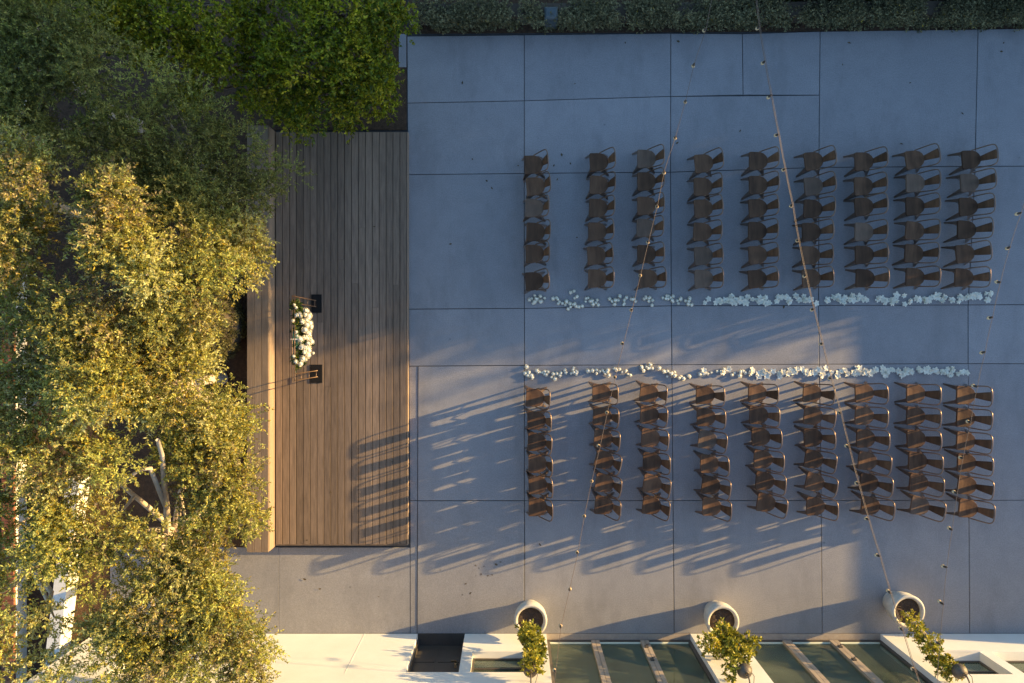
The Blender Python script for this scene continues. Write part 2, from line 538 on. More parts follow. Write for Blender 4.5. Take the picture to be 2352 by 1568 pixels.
VX = [  # x of upright joints as a function of y (view pixels)
    [(70, 935), (300, 936), (1250, 942), (1500, 944)],
    [(70, 1204), (1500, 1205)],
    [(70, 1541), (470, 1540), (1500, 1549)],
    [(70, 1884), (400, 1881), (680, 1880), (1200, 1887), (1500, 1889)],
    [(65, 2247), (380, 2240), (700, 2224), (840, 2224), (1500, 2228)],
    [(0, 2590), (1500, 2590)],
    [(0, 2930), (1500, 2930)],
]
HY = [
    [(900, 83), (1540, 76), (2352, 65), (3000, 57)],
    [(900, 237), (1204, 231), (1540, 221), (1707, 217), (1884, 218), (3000, 214)],
    [(900, 401), (1204, 398), (1540, 395), (1884, 384), (2352, 381), (3000, 378)],
    [(900, 710), (1204, 708), (1540, 702), (2224, 700), (3000, 697)],
    [(900, 841), (1204, 839), (2224, 835), (3000, 836)],
    [(900, 1150), (3000, 1148)],
    [(200, 1455.5), (3000, 1455.5)],
]


def cross_pt(v, h):
    x, y = 1176.0, 784.0
    for _ in range(8):
        x = poly_at(v, y, 0); y = poly_at(h, x, 1)
    return (x, y)


patio = thing('patio', (0, 0, 0), None, None)
patio['kind'] = 'structure'


def slab(corners, jw=0.010, dz=0.0):
    pts = [W(x, y) for x, y in corners]
    cx = sum(p.x for p in pts) / len(pts); cy = sum(p.y for p in pts) / len(pts)
    poly = []
    for p in pts:
        poly.append((p.x + (jw if p.x < cx else -jw), p.y + (jw if p.y < cy else -jw)))
    ar = sum(poly[i][0] * poly[(i + 1) % len(poly)][1] - poly[(i + 1) % len(poly)][0] * poly[i][1] for i in range(len(poly)))
    if ar < 0: poly.reverse()
    mb = MB(); mb.prism(poly, -0.05, dz, 0.005)
    return mb.build('slab', M['concrete'], patio)


jb = MB(); jb.box((-8.2, -5.985, -0.0745), (17.3, 6.5, -0.028))
jb.build('joint_filler', M['joint'], patio)
for j in range(len(HY) - 1):
    for i in range(len(VX) - 1):
        a = cross_pt(VX[i], HY[j]); b_ = cross_pt(VX[i + 1], HY[j])
        c_ = cross_pt(VX[i + 1], HY[j + 1]); d_ = cross_pt(VX[i], HY[j + 1])
        dz = random.uniform(-0.003, 0.003)
        if j == 0 and i == 2:      # short extra joint in the top strip
            mt = (1705, 77); mbp = (1707, 217.5)
            slab([a, mt, mbp, d_], 0.007, dz); slab([mt, b_, c_, mbp], 0.007, dz - 0.002)
        elif j in (0,) and i == 3:   # the long slab right of the short joint has no cross joint
            c2 = cross_pt(VX[i + 1], HY[2]); d2 = cross_pt(VX[i], HY[2])
            slab([a, b_, c2, d2], 0.007, dz)
        elif j == 1 and i == 3:
            continue
        elif j in (0,) and i >= 4:
            c2 = cross_pt(VX[i + 1], HY[2]); d2 = cross_pt(VX[i], HY[2])
            slab([a, b_, c2, d2], 0.007, dz)
        elif j == 1 and i >= 4:
            continue
        elif j >= 4 and i == 0:    # strip beside the deck ends at its own upright joint
            l1 = (960 - (j == 5) * 1, a[1]); l2 = (959 - (j == 5) * 1, d_[1])
            slab([l1, b_, c_, l2], 0.007, dz + 0.004)
            if j == 4: slab([a, l1, l2, d_], 0.006, dz - 0.006)
            if j == 5: slab([(942, 1150), l1, (958, 1455.5), (942.3, 1455.5)], 0.006, dz - 0.006)
        else:
            slab([a, b_, c_, d_], 0.0065 if j != 4 else 0.005, dz)
# slab below the deck end, running on under the trees
slab([(640, 1257), (942, 1257), (942.3, 1455.5), (640, 1455.5)], 0.004, -0.008)
slab([(252, 1257), (640, 1257), (640, 1455.5), (252, 1455.5)], 0.001, -0.0083)
mb = MB(); mb.box((-2.32, 5.62, -0.07), (-2.165, 6.30, 0.0), 0.005)
mb.build('concrete_pad', M['concrete'], patio)

# ------------------------------------------------------------------ deck and bench
DZ = 0.15
deck = thing('wooden_deck', (-3.45, 0, 0), 'low weathered timber deck of long planks beside the patio', 'deck')
dx0, dx1, dy0, dy1 = -4.80, -2.135, -4.115, 4.25
nb = 19
pw = (dx1 - dx0) / nb
for i in range(nb):
    x0 = dx0 + i * pw
    cuts = [dy0, dy1]
    if i in (1, 4, 6, 7, 9, 11, 12, 14, 17): cuts = [dy0, random.uniform(-2.5, 3.0), dy1]
    for a, b_ in zip(cuts, cuts[1:]):
        mb = MB()
        L = b_ - a
        mb.box((-(pw - 0.012) / 2, -L / 2 + 0.001, -0.03), ((pw - 0.012) / 2, L / 2 - 0.001, 0.0), 0.003)
        mb.build('plank', M['deck'], deck, (x0 + pw / 2 + 3.45, (a + b_) / 2, DZ + random.uniform(-0.0018, 0.0018)))
mb = MB(); mb.box((-0.020, -4.135, 0.0), (0.0, 4.25, DZ - 0.004), 0.003)
mb.build('fascia', M['riser'], deck, (dx1 + 0.024 + 3.45, 0, 0))
mb = MB(); mb.box((dx0 + 3.45, 0, 0.0), (dx1 + 3.45, 0.02, DZ - 0.004), 0.003)
mb.build('fascia', M['deck'], deck, (0, dy0 - 0.024, 0))
mb = MB(); mb.box((dx0 + 3.45, dy0, -0.02), (dx1 + 3.45, dy1, DZ - 0.05))
mb.build('dark_underfill', M['black_steel'], deck)  # one solid black block beneath all the planks

BZ = 0.53
bench = thing('timber_bench', (-5.03, 0, 0), 'long timber bench of three planks with pale riser behind the deck', 'bench')
bx0, bx1, by0, by1 = -5.25, -4.825, -4.175, 4.28
bw = (bx1 - bx0) / 3
for i in range(3):
    mb = MB(); L = by1 - by0
    mb.box((-(bw - 0.006) / 2, -L / 2, -0.035), ((bw - 0.006) / 2, L / 2, 0), 0.003)
    mb.build('plank', M['bench'], bench, (bx0 + bw * (i + .5) + 5.03, (by0 + by1) / 2, BZ))
for k, (z0, z1) in enumerate(((0.0, 0.255), (0.259, BZ - 0.037))):
    mb = MB(); mb.box((-0.012, by0 + 0.01, z0), (0.012, by1 - 0.01, z1), 0.002)
    mb.build('riser_board', M['riser'], bench, (bx1 - 0.004 + 5.03, 0, 0))
mb = MB(); mb.box((bx0 + 5.05, by0 + 0.02, 0), (bx1 - 0.02 + 5.03, by1 - 0.02, BZ - 0.04))
mb.build('carcass', M['deck'], bench)

# ------------------------------------------------------------------ white building
YW = -5.985
RZ = 3.3
bld = thing('white_building', (6, YW, 0), 'white stucco building with big green glazed openings behind the stone pots', 'building')


def bpart(name, mb, mat, parent=None):
    """parts are modelled in world space and hung under the building or one of its parts"""
    o = mb.build(name, mat, parent or bld)
    if parent is None: o.location = (-6, -YW, 0)
    return o


def wallbox(x0, x1, z0, z1, y0=YW, d=0.30):
    mb = MB(); mb.box((x0, y0 - d, z0), (x1, y0, z1)); return bpart('wall', mb, M['stucco'])


TOP = 1.95
LX, RX = -8.55, 24.0
wx0, wx1, wz0, wz1 = -7.3, -5.96, 1.0, 1.93      # window under the trees
wallbox(LX, wx0, 0, TOP); wallbox(wx0, wx1, 0, wz0); wallbox(wx0, wx1, wz1, TOP)
wallbox(wx1, -3.02, 0, TOP); wallbox(-3.012, -1.93, 0, TOP)
DT = 1.86
wallbox(-1.93, -0.965, DT, TOP)
ax0, ax1, az0, az1 = -0.76, 0.216, 0.92, 1.86
wallbox(-0.965, ax0, 0, TOP); wallbox(ax0, ax1, 0, az0); wallbox(ax0, ax1, az1, TOP); wallbox(ax1, 0.70, 0, TOP)
wallbox(3.652, 4.59, 0, TOP)
cx0, cx1, cz0, cz1 = 8.2, 9.02, 0.94, 1.945
ex0, ex1, ez0, ez1 = 9.24, 10.9, 0.94, 1.945
wallbox(7.54, cx0, 0, TOP); wallbox(cx0, cx1, 0, cz0); wallbox(cx0, cx1, cz1, TOP)
wallbox(cx1, ex0, 0, TOP); wallbox(ex0, ex1, 0, ez0); wallbox(ex0, ex1, ez1, TOP); wallbox(ex1, RX, 0, TOP)
GT = 2.62
for xa, xb_, za in ((LX, 0.70, TOP), (0.70, 3.652, GT), (3.652, 4.59, TOP), (4.59, 7.54, GT), (7.54, RX, TOP)):
    mb = MB(); mb.box((xa, YW - 0.30, za), (xb_, YW, RZ)); bpart('wall', mb, M['stucco'])
mb = MB(); mb.box((LX, YW - 9, RZ - 0.25), (RX, YW - 0.302, RZ - 0.02)); bpart('roof', mb, M['roof'])
mb = MB(); mb.box((LX, YW - 9.3, 0), (RX, YW - 9.002, RZ)); bpart('wall', mb, M['stucco'])
for x in (LX, RX - 0.3):
    mb = MB(); mb.box((x, YW - 9.0, 0), (x + 0.3, YW - 0.302, RZ - 0.255)); bpart('wall', mb, M['stucco'])
mb = MB(); mb.box((LX + 0.31, YW - 8.9, -0.06), (RX - 0.31, YW - 0.31, -0.01)); bpart('interior_floor', mb, M['room'])
mb = MB(); mb.box((LX + 0.31, YW - 1.0, 0), (RX - 0.31, YW - 0.9, RZ - 0.27)); bpart('interior_wall', mb, M['room'])
# thin pale expansion bead beside the joint in the left wall
mb = MB(); mb.box((-3.019, YW - 0.01, 0), (-3.013, YW + 0.004, TOP)); bpart('bead', mb, M['strap'])


def small_window(x0, x1, z0, z1, depth=0.20, rail=True):
    fr = MB()
    t = 0.04
    y = YW - depth
    fr.box((x0, y - 0.05, z0), (x1, y, z0 + t)); fr.box((x0, y - 0.05, z1 - t), (x1, y, z1))
    fr.box((x0, y - 0.05, z0 + t), (x0 + t, y, z1 - t)); fr.box((x1 - t, y - 0.05, z0 + t), (x1, y, z1 - t))
    w = bpart('window', fr, M['dark_frame'])
    pn = MB(); pn.box((x0 + t, y - 0.03, z0 + t), (x1 - t, y - 0.022, z1 - t)); bpart('pane', pn, M['glass'], w)
    if rail:
        rl = MB(); rl.box((x0 + t, y - 0.02, (z0 + z1) / 2 - 0.02), (x1 - t, y + 0.004, (z0 + z1) / 2 + 0.02)); bpart('rail', rl, M['dark_frame'], w)
    bk = MB(); bk.box((x0 - .1, y - 0.32, z0 - .1), (x1 + .1, y - 0.30, z1 + .1)); bpart('dark_backing', bk, M['dark_frame'], w)  # dark sheet set behind the pane
    return w


small_window(wx0, wx1, wz0, wz1)
small_window(ax0, ax1, az0, az1, 0.13)
small_window(cx0, cx1, cz0, cz1, 0.17)
small_window(ex0, ex1, ez0, ez1, 0.17)
# raised stucco lip round the window beside the right pot
mb = MB(); mb.box((cx0 - 0.05, YW, cz0 - 0.03), (cx1 + 0.05, YW + 0.035, cz0 + 0.004)); bpart('sill', mb, M['stucco'])

# recessed dark door
dr = MB(); dr.box((-1.93, YW - 0.29, 0.012), (-0.965, YW - 0.24, DT))
door = bpart('door', dr, M['door'])
for a in ((-1.90, -1.50, 0.15, 0.85), (-1.44, -1.02, 0.15, 0.85), (-1.90, -1.50, 0.95, 1.75), (-1.44, -1.02, 0.95, 1.75)):
    pm = MB(); pm.box((a[0], YW - 0.239, a[2]), (a[1], YW - 0.232, a[3])); bpart('panel', pm, M['door'], door)
hn = MB(); hn.tube([(-1.08, YW - 0.23, 0.98), (-1.08, YW - 0.16, 0.98), (-1.09, YW - 0.15, 1.0), (-1.17, YW - 0.15, 1.01)], 0.016, 8)
hn.ball((-1.08, YW - 0.225, 0.98), 0.035); hn.box((-1.105, YW - 0.238, 0.86), (-1.055, YW - 0.226, 1.12))
bpart('handle', hn, M['brass'], door)
fr = MB(); fr.box((-1.93, YW - 0.238, 0.0), (-1.90, YW - 0.10, DT)); fr.box((-0.995, YW - 0.238, 0.0), (-0.965, YW - 0.10, DT))
bpart('door_frame', fr, M['dark_frame'], door)
th = MB(); th.box((-1.93, YW - 0.3, -0.06), (-0.965, YW - 0.002, 0.010)); bpart('threshold', th, M['door'], door)  # threshold in the dark door colour, its shade painted in
pl = MB(); pl.box((-1.47, YW - 0.2315, 1.42), (-1.40, YW - 0.228, 1.45)); bpart('door_plate', pl, M['strap'], door)


def glazed(x0, x1, mull, curtains):
    y = YW - 0.12
    fr = MB()
    fr.box((x0, y - 0.07, 0.012), (x1, y, 0.11)); fr.box((x0, y - 0.07, GT - 0.002), (x1, y - 0.001, GT + 0.02))
    fr.box((x0, y - 0.07, 0.11), (x0 + 0.07, y, GT - 0.003)); fr.box((x1 - 0.07, y - 0.07, 0.11), (x1, y, GT - 0.003))
    w = bpart('window', fr, M['dark_frame'])
    rv = MB(); rv.box((x0, YW - 0.30, -0.06), (x1, YW - 0.001, 0.011)); bpart('threshold', rv, M['threshold'], w)
    edges = [x0 + 0.07] + [e for m_ in mull for e in m_] + [x1 - 0.07]
    for a, b_ in zip(edges[::2], edges[1::2]):
        pn = MB(); pn.box((a, y - 0.04, 0.11), (b_, y - 0.03, GT - 0.003)); bpart('pane', pn, M['glass'], w)
        br = MB(); br.box((a, y - 0.028, 0.11), (b_, y - 0.012, 0.15)); bpart('bottom_rail', br, M['curtain'], w)
    for (a, b_) in mull:
        mm = MB(); mid = (a + b_) / 2
        mm.box((a, y - 0.06, 0.11), (mid - 0.004, y + 0.03, GT - 0.003), 0.004); mm.box((mid + 0.004, y - 0.06, 0.11), (b_, y + 0.03, GT - 0.003), 0.004)
        q = bpart('mullion', mm, M['frame_wood'], w)
        if mull.index((a, b_)) == 1:
            for zz in (0.42, 1.05):
                hh = MB(); hh.box((a + 0.03, y + 0.03, zz), (a + 0.10, y + 0.055, zz + 0.10), 0.006); hh.tube([(a + .065, y + .05, zz + .05), (a + .065, y + .085, zz + .05), (a + .13, y + .09, zz + .05)], 0.010, 6)
                bpart('latch', hh, M['dark_frame'], w)
    for (a, b_) in curtains:
        cm = MB(); n = 40; vs = []; fs = []
        for k in range(n + 1):
            x = a + (b_ - a) * k / n
            yy = y - 0.10 + 0.035 * math.sin(k * 2 * math.pi / 8)
            vs += [(x, yy, 0.03), (x, yy, GT + 0.3)]
        for k in range(n): fs.append((2 * k, 2 * k + 2, 2 * k + 3, 2 * k + 1))
        cm.add(vs, fs, True); bpart('curtain', cm, M['curtain'], w)
    return w


glazed(0.70, 3.652, [(1.61, 1.775), (2.61, 2.775)], [(0.80, 1.07), (3.1, 3.56)])
glazed(4.59, 7.54, [(5.50, 5.665), (6.46, 6.625)], [(6.95, 7.40)])


def globe_lamp(x, z, label):
    t = thing('globe_lamp', (x, YW + 0.25, z), label, 'wall lamp', 'globe lamps on the white piers')
    mb = MB(); mb.ball((0, 0, 0), 0.128, 24, 16, (1, 1, 0.97)); mb.tube([(0, 0, 0.12), (0, 0, 0.165)], [0.045, 0.03], 12)
    gl = mb.build('globe', M['lamp'], t)
    sm = MB(); sm.tube([(0.128 * math.cos(a) * 1.01, 0.128 * math.sin(a) * 1.01, 0) for a in [2 * math.pi * k / 24 for k in range(25)]], 0.004, 6)
    sm.build('seam', M['dark_frame'], gl)
    ar = MB(); ar.tube([(0, 0, 0.15), (0, 0, 0.22), (0.0, -0.05, 0.29), (0, -0.15, 0.32), (0, -0.235, 0.30)], 0.014, 8)
    ar.tube([(0.10, 0, 0.085), (0.115, -0.02, 0.17), (0.08, -0.10, 0.26), (0.03, -0.235, 0.28)], 0.006, 6)
    ar.build('arm', M['dark_frame'], t)
    pl = MB(); pl.tube([(0, -0.248, 0.30), (0, -0.225, 0.30)], 0.07, 14); pl.build('wall_plate', M['dark_frame'], t)
    return t


globe_lamp(0.325, 2.36, 'dark globe wall lamp above the left pot, beside the high window')
globe_lamp(4.05, 2.40, 'dark globe wall lamp on the pier between the two glazed openings')
globe_lamp(7.78, 2.42, 'dark globe wall lamp above the right pot, nearest the picture edge')


# ------------------------------------------------------------------ pots with shrubs
def stone_pot(x, y, label):
    t = thing('stone_pot', (x, y, 0), label, 'plant pot', 'stone pots in front of the white building')
    mb = MB()
    mb.lathe([(0.0, 0.0), (0.20, 0.0), (0.215, 0.03), (0.20, 0.07), (0.23, 0.14), (0.285, 0.28), (0.315, 0.42), (0.315, 0.50), (0.295, 0.555), (0.285, 0.575),
              (0.315, 0.592), (0.328, 0.62), (0.326, 0.65), (0.312, 0.668), (0.280, 0.668), (0.258, 0.65), (0.250, 0.60), (0.245, 0.50)], n=48)
    mb.build('bowl', M['pot'], t)
    sm = MB(); n = 40; vs = [(0, 0, 0.60)]; fs = []
    g_ = random.Random(int(x * 100))
    for ri in (1, 2, 3, 4):
        for k in range(n):
            a = 2 * math.pi * k / n
            vs.append((0.252 * ri / 4 * math.cos(a), 0.252 * ri / 4 * math.sin(a), 0.60 - 0.012 * (ri == 4) + g_.uniform(-.012, .012)))
    for k in range(n): fs.append((0, 1 + k, 1 + (k + 1) % n))
    for ri in range(3):
        for k in range(n):
            k2 = (k + 1) % n
            fs.append((1 + ri * n + k, 1 + (ri + 1) * n + k, 1 + (ri + 1) * n + k2, 1 + ri * n + k2))
    sm.add(vs, fs, False); sm.build('soil', M['potsoil'], t)
    return t


stone_pot(0.366, -5.49, 'pale round stone pot beside the dark door, holding the dense upright shrub')
stone_pot(4.14, -5.51, 'pale round stone pot in front of the pier between the glazed openings')
stone_pot(7.79, -5.31, 'pale round stone pot at the right, partly in shade')

SHRUB = [(0.24, 0.235, 0.035), (0.32, 0.29, 0.045), (0.15, 0.17, 0.03)]


def pot_shrub(name, label, root, cl, tw, per, ll, lw, yellow, seed):
    t = thing(name, root, label, 'shrub', 'shrubs growing in the stone pots')
    loc = [(c[0] - root[0], c[1] - root[1], c[2] - root[2], c[3]) for c in cl]
    crown('foliage', loc, M['green_leaf'], SHRUB, t, tw, per, 0.13, ll, lw, 0.3, 0.35, 0, yellow, 0.3)
    mb = MB(); g_ = random.Random(seed)
    for c in loc[::2]:
        e = Vector(c[:3]); mid = Vector((e.x * 0.35, e.y * 0.35, e.z * 0.5))
        mb.tube([(0, 0, 0.0), mid * .5, mid, mid.lerp(e, .5) + Vector((g_.uniform(-.03, .03), g_.uniform(-.03, .03), 0)), e], [0.016, 0.013, 0.010, 0.007, 0.004], 6)
    mb.build('stem', M['bark'], t)
    return t


g1 = random.Random(4)
pot_shrub('pot_shrub', 'dense upright yellow green shrub growing in the left stone pot', (0.35, -5.49, 0.59),
          [(0.345 + 0.03 * (z - 1.2) + g1.uniform(-.10, .10), -5.50 - 0.05 * (z - 1) + g1.uniform(-.10, .10), z, 0.15) for z in [1.0 + 0.058 * k for k in range(27)]], 17, 9, 0.065, 0.033, 0.03, 5)
cl2 = [(4.08 + g1.gauss(-.10, .17), -5.56 + g1.gauss(-.05, .10), g1.uniform(1.25, 2.35), 0.15) for k in range(26)] + \
      [(4.14 + 0.045 * k, -5.55 + g1.uniform(-.06, .06), 1.55 + 0.03 * k, 0.12) for k in range(7)] + [(4.07 + g1.uniform(-.07, .07), -5.50, 0.85 + .1 * k, .10) for k in range(5)]
pot_shrub('pot_shrub', 'loose spreading leafy shrub growing in the middle stone pot', (4.12, -5.52, 0.59), cl2, 15, 9, 0.07, 0.032, 0.05, 6)
cl3 = []
for k in range(24):
    z = 0.75 + 1.6 * (k / 23) ** 0.9
    s = (z - 0.6) / 1.7
    cl3.append((7.74 - 0.13 * s + g1.gauss(0, .05 + .06 * s), -5.36 - 0.36 * s + g1.gauss(0, .05), z, 0.10 + 0.05 * s))
pot_shrub('pot_shrub', 'straggly leaning shrub growing in the right stone pot', (7.76, -5.34, 0.59), cl3, 15, 9, 0.06, 0.027, 0.06, 7)


# ------------------------------------------------------------------ chairs
def chair_parts():
    P = []
    # seat: straight front, rounded narrower rear, small turned-down rim
    out = []
    def arc(cx, cy, r, a0, a1, n):
        return [(cx + r * math.cos(R(a0 + (a1 - a0) * k / n)), cy + r * math.sin(R(a0 + (a1 - a0) * k / n))) for k in range(n + 1)]
    out += arc(-0.155, 0.155, 0.03, 180, 90, 4)
    out += [(-0.02, 0.180), (0.05, 0.170)]
    out += [(0.11, 0.140), (0.155, 0.100), (0.180, 0.05), (0.187, 0.0)]
    out = out + [(x, -y) for x, y in reversed(out[:-1])]
    out.reverse()
    n = len(out)
    rings = [(1.0, -0.045, 1.0), (1.0, -0.008, 1.0), (0.97, 0.0, 1.0), (0.82, -0.003, 1.0), (0.4, -0.009, 1.0)]
    vs, fs = [], []
    for (k, z, _) in rings:
        vs += [(x * k, y * k, 0.452 + z) for x, y in out]
    vs.append((0, 0, 0.442))
    for i in range(len(rings) - 1):
        for k in range(n):
            k2 = (k + 1) % n
            fs.append((i * n + k, i * n + k2, (i + 1) * n + k2, (i + 1) * n + k))
    m = (len(rings) - 1) * n
    for k in range(n): fs.append((m + k, m + (k + 1) % n, len(vs) - 1))
    mb = MB(); mb.add(vs, fs, False); P.append(('seat', mb, 'chair'))
    # splat
    mb = MB(); vs, fs = [], []
    N = 6
    for i in range(N + 1):
        t = i / N
        x = 0.168 + 0.085 * t - 0.012 * math.sin(math.pi * t)
        z = 0.435 + 0.40 * t
        w = 0.047 + 0.045 * t
        for j in range(5):
            u = -1 + j / 2
            vs.append((x + 0.010 * (1 - u * u), u * w, z))
            vs.append((x + 0.010 * (1 - u * u) + 0.006, u * w, z))
    for i in range(N):
        for j in range(4):
            a = (i * 5 + j) * 2; b = a + 2; c = a + 10; d = c + 2
            fs.append((a, b, d, c)); fs.append((a + 1, c + 1, d + 1, b + 1))
        a = i * 10; c = a + 10
        fs.append((a, c, c + 1, a + 1)); fs.append((a + 8, a + 9, c + 9, c + 8))
    mb.add(vs, fs, True); P.append(('backrest', mb, 'chair'))
    # bent back tube
    mb = MB()
    half = [(0.02, 0.183, 0.43), (0.055, 0.186, 0.50), (0.12, 0.194, 0.615), (0.185, 0.200, 0.72), (0.225, 0.196, 0.79), (0.248, 0.175, 0.83), (0.262, 0.135, 0.848), (0.270, 0.07, 0.855), (0.272, 0, 0.857)]
    pts = half + [(x, -y, z) for x, y, z in reversed(half[:-1])]
    mb.tube(pts, 0.0115, 8); P.append(('back_frame', mb, 'chairtube'))
    # legs, folded sheet tapering to the floor
    for sx, sy in ((-1, 1), (-1, -1), (1, 1), (1, -1)):
        if sx < 0: t0 = Vector((-0.150, 0.150 * sy, 0.435)); t1 = Vector((-0.222, 0.212 * sy, 0.0))
        else: t0 = Vector((0.085, 0.140 * sy, 0.435)); t1 = Vector((0.245, 0.205 * sy, 0.0))
        mb = MB(); vs, fs = [], []
        for i in range(4):
            t = i / 3
            p = t0.lerp(t1, t)
            w = 0.060 * (1 - t) ** 1.4 + 0.017
            th = 0.026 * (1 - t) + 0.013
            ex = Vector((sx * -1, 0, 0)); ey = Vector((0, -sy, 0))
            # L shaped section: outer corner, two flanges
            q = [p, p + ex * 2 * w, p + ex * 2 * w + ey * 0.006, p + ex * 0.006 + ey * 0.006, p + ex * 0.006 + ey * 2 * th, p + ey * 2 * th]
            vs += [(a.x + sx * 0.025 * (1 - t), a.y + sy * 0.02 * (1 - t), a.z) for a in q]
        for i in range(3):
            for k in range(6):
                k2 = (k + 1) % 6
                fs.append((i * 6 + k, i * 6 + k2, (i + 1) * 6 + k2, (i + 1) * 6 + k))
        fs.append((0, 1, 2, 3, 4, 5)); fs.append((23, 22, 21, 20, 19, 18))
        mb.add(vs, fs, False); P.append(('leg', mb, 'chairtube'))
    mb = MB(); mb.tube([(-0.185, 0.182, 0.22), (0.0, 0.0, 0.30), (0.165, -0.172, 0.22)], 0.006, 6); mb.tube([(-0.185, -0.182, 0.22), (0.0, 0.0, 0.306), (0.165, 0.172, 0.22)], 0.006, 6)
    P.append(('cross_brace', mb, 'chairtube'))
    return P


CH = [(nm, mb.mesh('chair_' + nm, M[mt])) for nm, mb, mt in chair_parts()]
worn_seat = CH[0][1].copy(); worn_seat.materials[0] = M['chair_worn']

UP = [  # per row of chairs across the aisle: (left edge of seat, y) from hedge to aisle
    [(1205, 377), (1210, 427), (1207, 477), (1210, 532), (1208, 582), (1207, 645)],
    [(1355.6, 371.5), (1355.6, 424), (1354, 477), (1352, 531), (1350, 586), (1352, 639)],
    [(1465, 364), (1465, 416), (1465, 472), (1463.5, 523), (1465, 583), (1469, 639)],
    [(1597, 374), (1595, 428), (1596, 478), (1594, 532), (1596, 587), (1597, 640)],
    [(1722, 369), (1722, 424), (1721, 477), (1720, 530), (1721, 585), (1720, 640)],
    [(1849.5, 369), (1849, 426.7), (1847.7, 479), (1844, 532), (1843, 586), (1844, 638.6)],
    [(1965, 370), (1964, 426.7), (1965, 474), (1965, 532), (1966, 584.6), (1967.6, 638.6)],
    [(2082, 365.5), (2083, 420), (2082.4, 473), (2082, 529.4), (2080, 582), (2082.4, 636)],
    [(2211.6, 365.5), (2207.8, 419), (2205, 474), (2201, 527), (2197.5, 582), (2195, 637.3)],
]
LO = [  # from aisle to building
    [(1209, 913.5), (1212, 965.6), (1213, 1015.4), (1214.5, 1065), (1215, 1113.8), (1215, 1164.8)],
    [(1361.5, 902.8), (1363, 956), (1365.5, 1007), (1368, 1057), (1368.6, 1110), (1367, 1161)],
    [(1471, 902.8), (1472, 952.6), (1474.5, 1006), (1478, 1060.5), (1478.6, 1111.5), (1477, 1161)],
    [(1600, 907), (1602, 958), (1605, 1010), (1610, 1065), (1613, 1115), (1615, 1164)],
    [(1720, 903), (1723, 953), (1728, 1003), (1733, 1055), (1737, 1105), (1740, 1155)],
    [(1846, 903), (1848, 955), (1848, 1005), (1850, 1055), (1852, 1108), (1854, 1163)],
    [(1965.7, 902.8), (1965.7, 955), (1969, 1007), (1973, 1059), (1976.4, 1109), (1980, 1162)],
    [(2084, 904), (2084, 956), (2085, 1008), (2088.6, 1059), (2091, 1109), (2093.8, 1162)],
    [(2199, 907.5), (2199, 959.7), (2199, 1013), (2201, 1063), (2202, 1115), (2204.5, 1168)],
]
ORD = ['front', 'second', 'third', 'fourth', 'fifth', 'sixth', 'seventh', 'eighth', 'rear']
NTH = ['nearest', 'second from', 'third from', 'fourth from', 'fifth from', 'farthest from']
WORN = {('u', 0, 2), ('u', 5, 1), ('u', 7, 1), ('u', 8, 1), ('u', 3, 4), ('u', 3, 5), ('u', 2, 3), ('u', 6, 3), ('l', 7, 5), ('l', 3, 2), ('u', 2, 0)}
g2 = random.Random(21)
for blk, data in (('u', UP), ('l', LO)):
    for r, row in enumerate(data):
        for s, (xl, yy) in enumerate(row):
            p = W(xl + 20.5, yy, 0.45)
            near = s if blk == 'l' else 5 - s
            worn = (blk, r, s) in WORN
            side = 'hedge side' if blk == 'u' else 'building side'
            word = NTH[near]
            label = '%s metal cafe chair, %s row on the %s, %s the aisle' % ('worn greyish' if worn else 'dark brown', ORD[r], side, word)
            rz = g2.gauss(0, R(3.0))
            if blk == 'l': rz += R(-1.5 - 0.9 * s) if r > 0 else R(-1.0)
            else: rz += R(1.8 - 0.3 * s)
            t = thing('cafe_chair', (p.x, p.y, 0.001), label, 'chair', 'cafe chairs set out in rows for a ceremony', rz)
            for nm, me in CH:
                link(nm, worn_seat if (worn and nm == 'seat') else me, t)


# ------------------------------------------------------------------ white blossoms along the aisle
def bloom_mesh(name, n, r, w, cup, layers, mat, tipz):
    mb = MB(); g_ = random.Random(len(name) + n)
    for l in range(layers):
        for k in range(n):
            a = 2 * math.pi * (k + 0.5 * l) / n + g_.uniform(-.15, .15)
            rr = r * (1 - 0.34 * l) * g_.uniform(0.85, 1.1)
            ca, sa = math.cos(a), math.sin(a)
            z0 = 0.012 + 0.006 * l; zt = z0 + tipz * (0.5 + l) * g_.uniform(0.6, 1.3)
            ww = w * g_.uniform(.85, 1.15)
            def P(u, v, z): return (ca * u - sa * v, sa * u + ca * v, z)
            vs = [P(0.004, 0, z0), P(rr * .5, -ww, z0 + cup * .6), P(rr * .85, -ww * .7, zt * .9), P(rr, 0, zt), P(rr * .85, ww * .7, zt * .9), P(rr * .5, ww, z0 + cup * .6), P(rr * .5, 0, z0)]
            mb.add(vs, [(0, 1, 6), (1, 2, 3, 6), (3, 4, 5, 6), (5, 0, 6)], True)
    return mb.mesh(name, mat)


def rose_mesh(name, mat, r=0.04):
    mb = MB(); g_ = random.Random(5)
    mb.ball((0, 0, r * 0.9), r * 0.72, 10, 6, (1, 1, .95))
    for l, (n, rr, zz) in enumerate(((5, 1.0, 0.55), (5, 0.82, 0.95))):
        for k in range(n):
            a = 2 * math.pi * (k + .5 * l) / n
            c = Vector((math.cos(a), math.sin(a), 0)); sdir = Vector((-c.y, c.x, 0))
            b0 = c * r * 0.35 + Vector((0, 0, r * 0.25)); e = c * r * rr * g_.uniform(.95, 1.12) + Vector((0, 0, r * (zz + 0.35)))
            m_ = c * r * rr * 0.95 + Vector((0, 0, r * zz * 0.7))
            mb.add([b0, m_ - sdir * r * .5, e - sdir * r * .28, e + sdir * r * .28, m_ + sdir * r * .5], [(0, 1, 2, 3, 4)], True)
    return mb.mesh(name, mat)


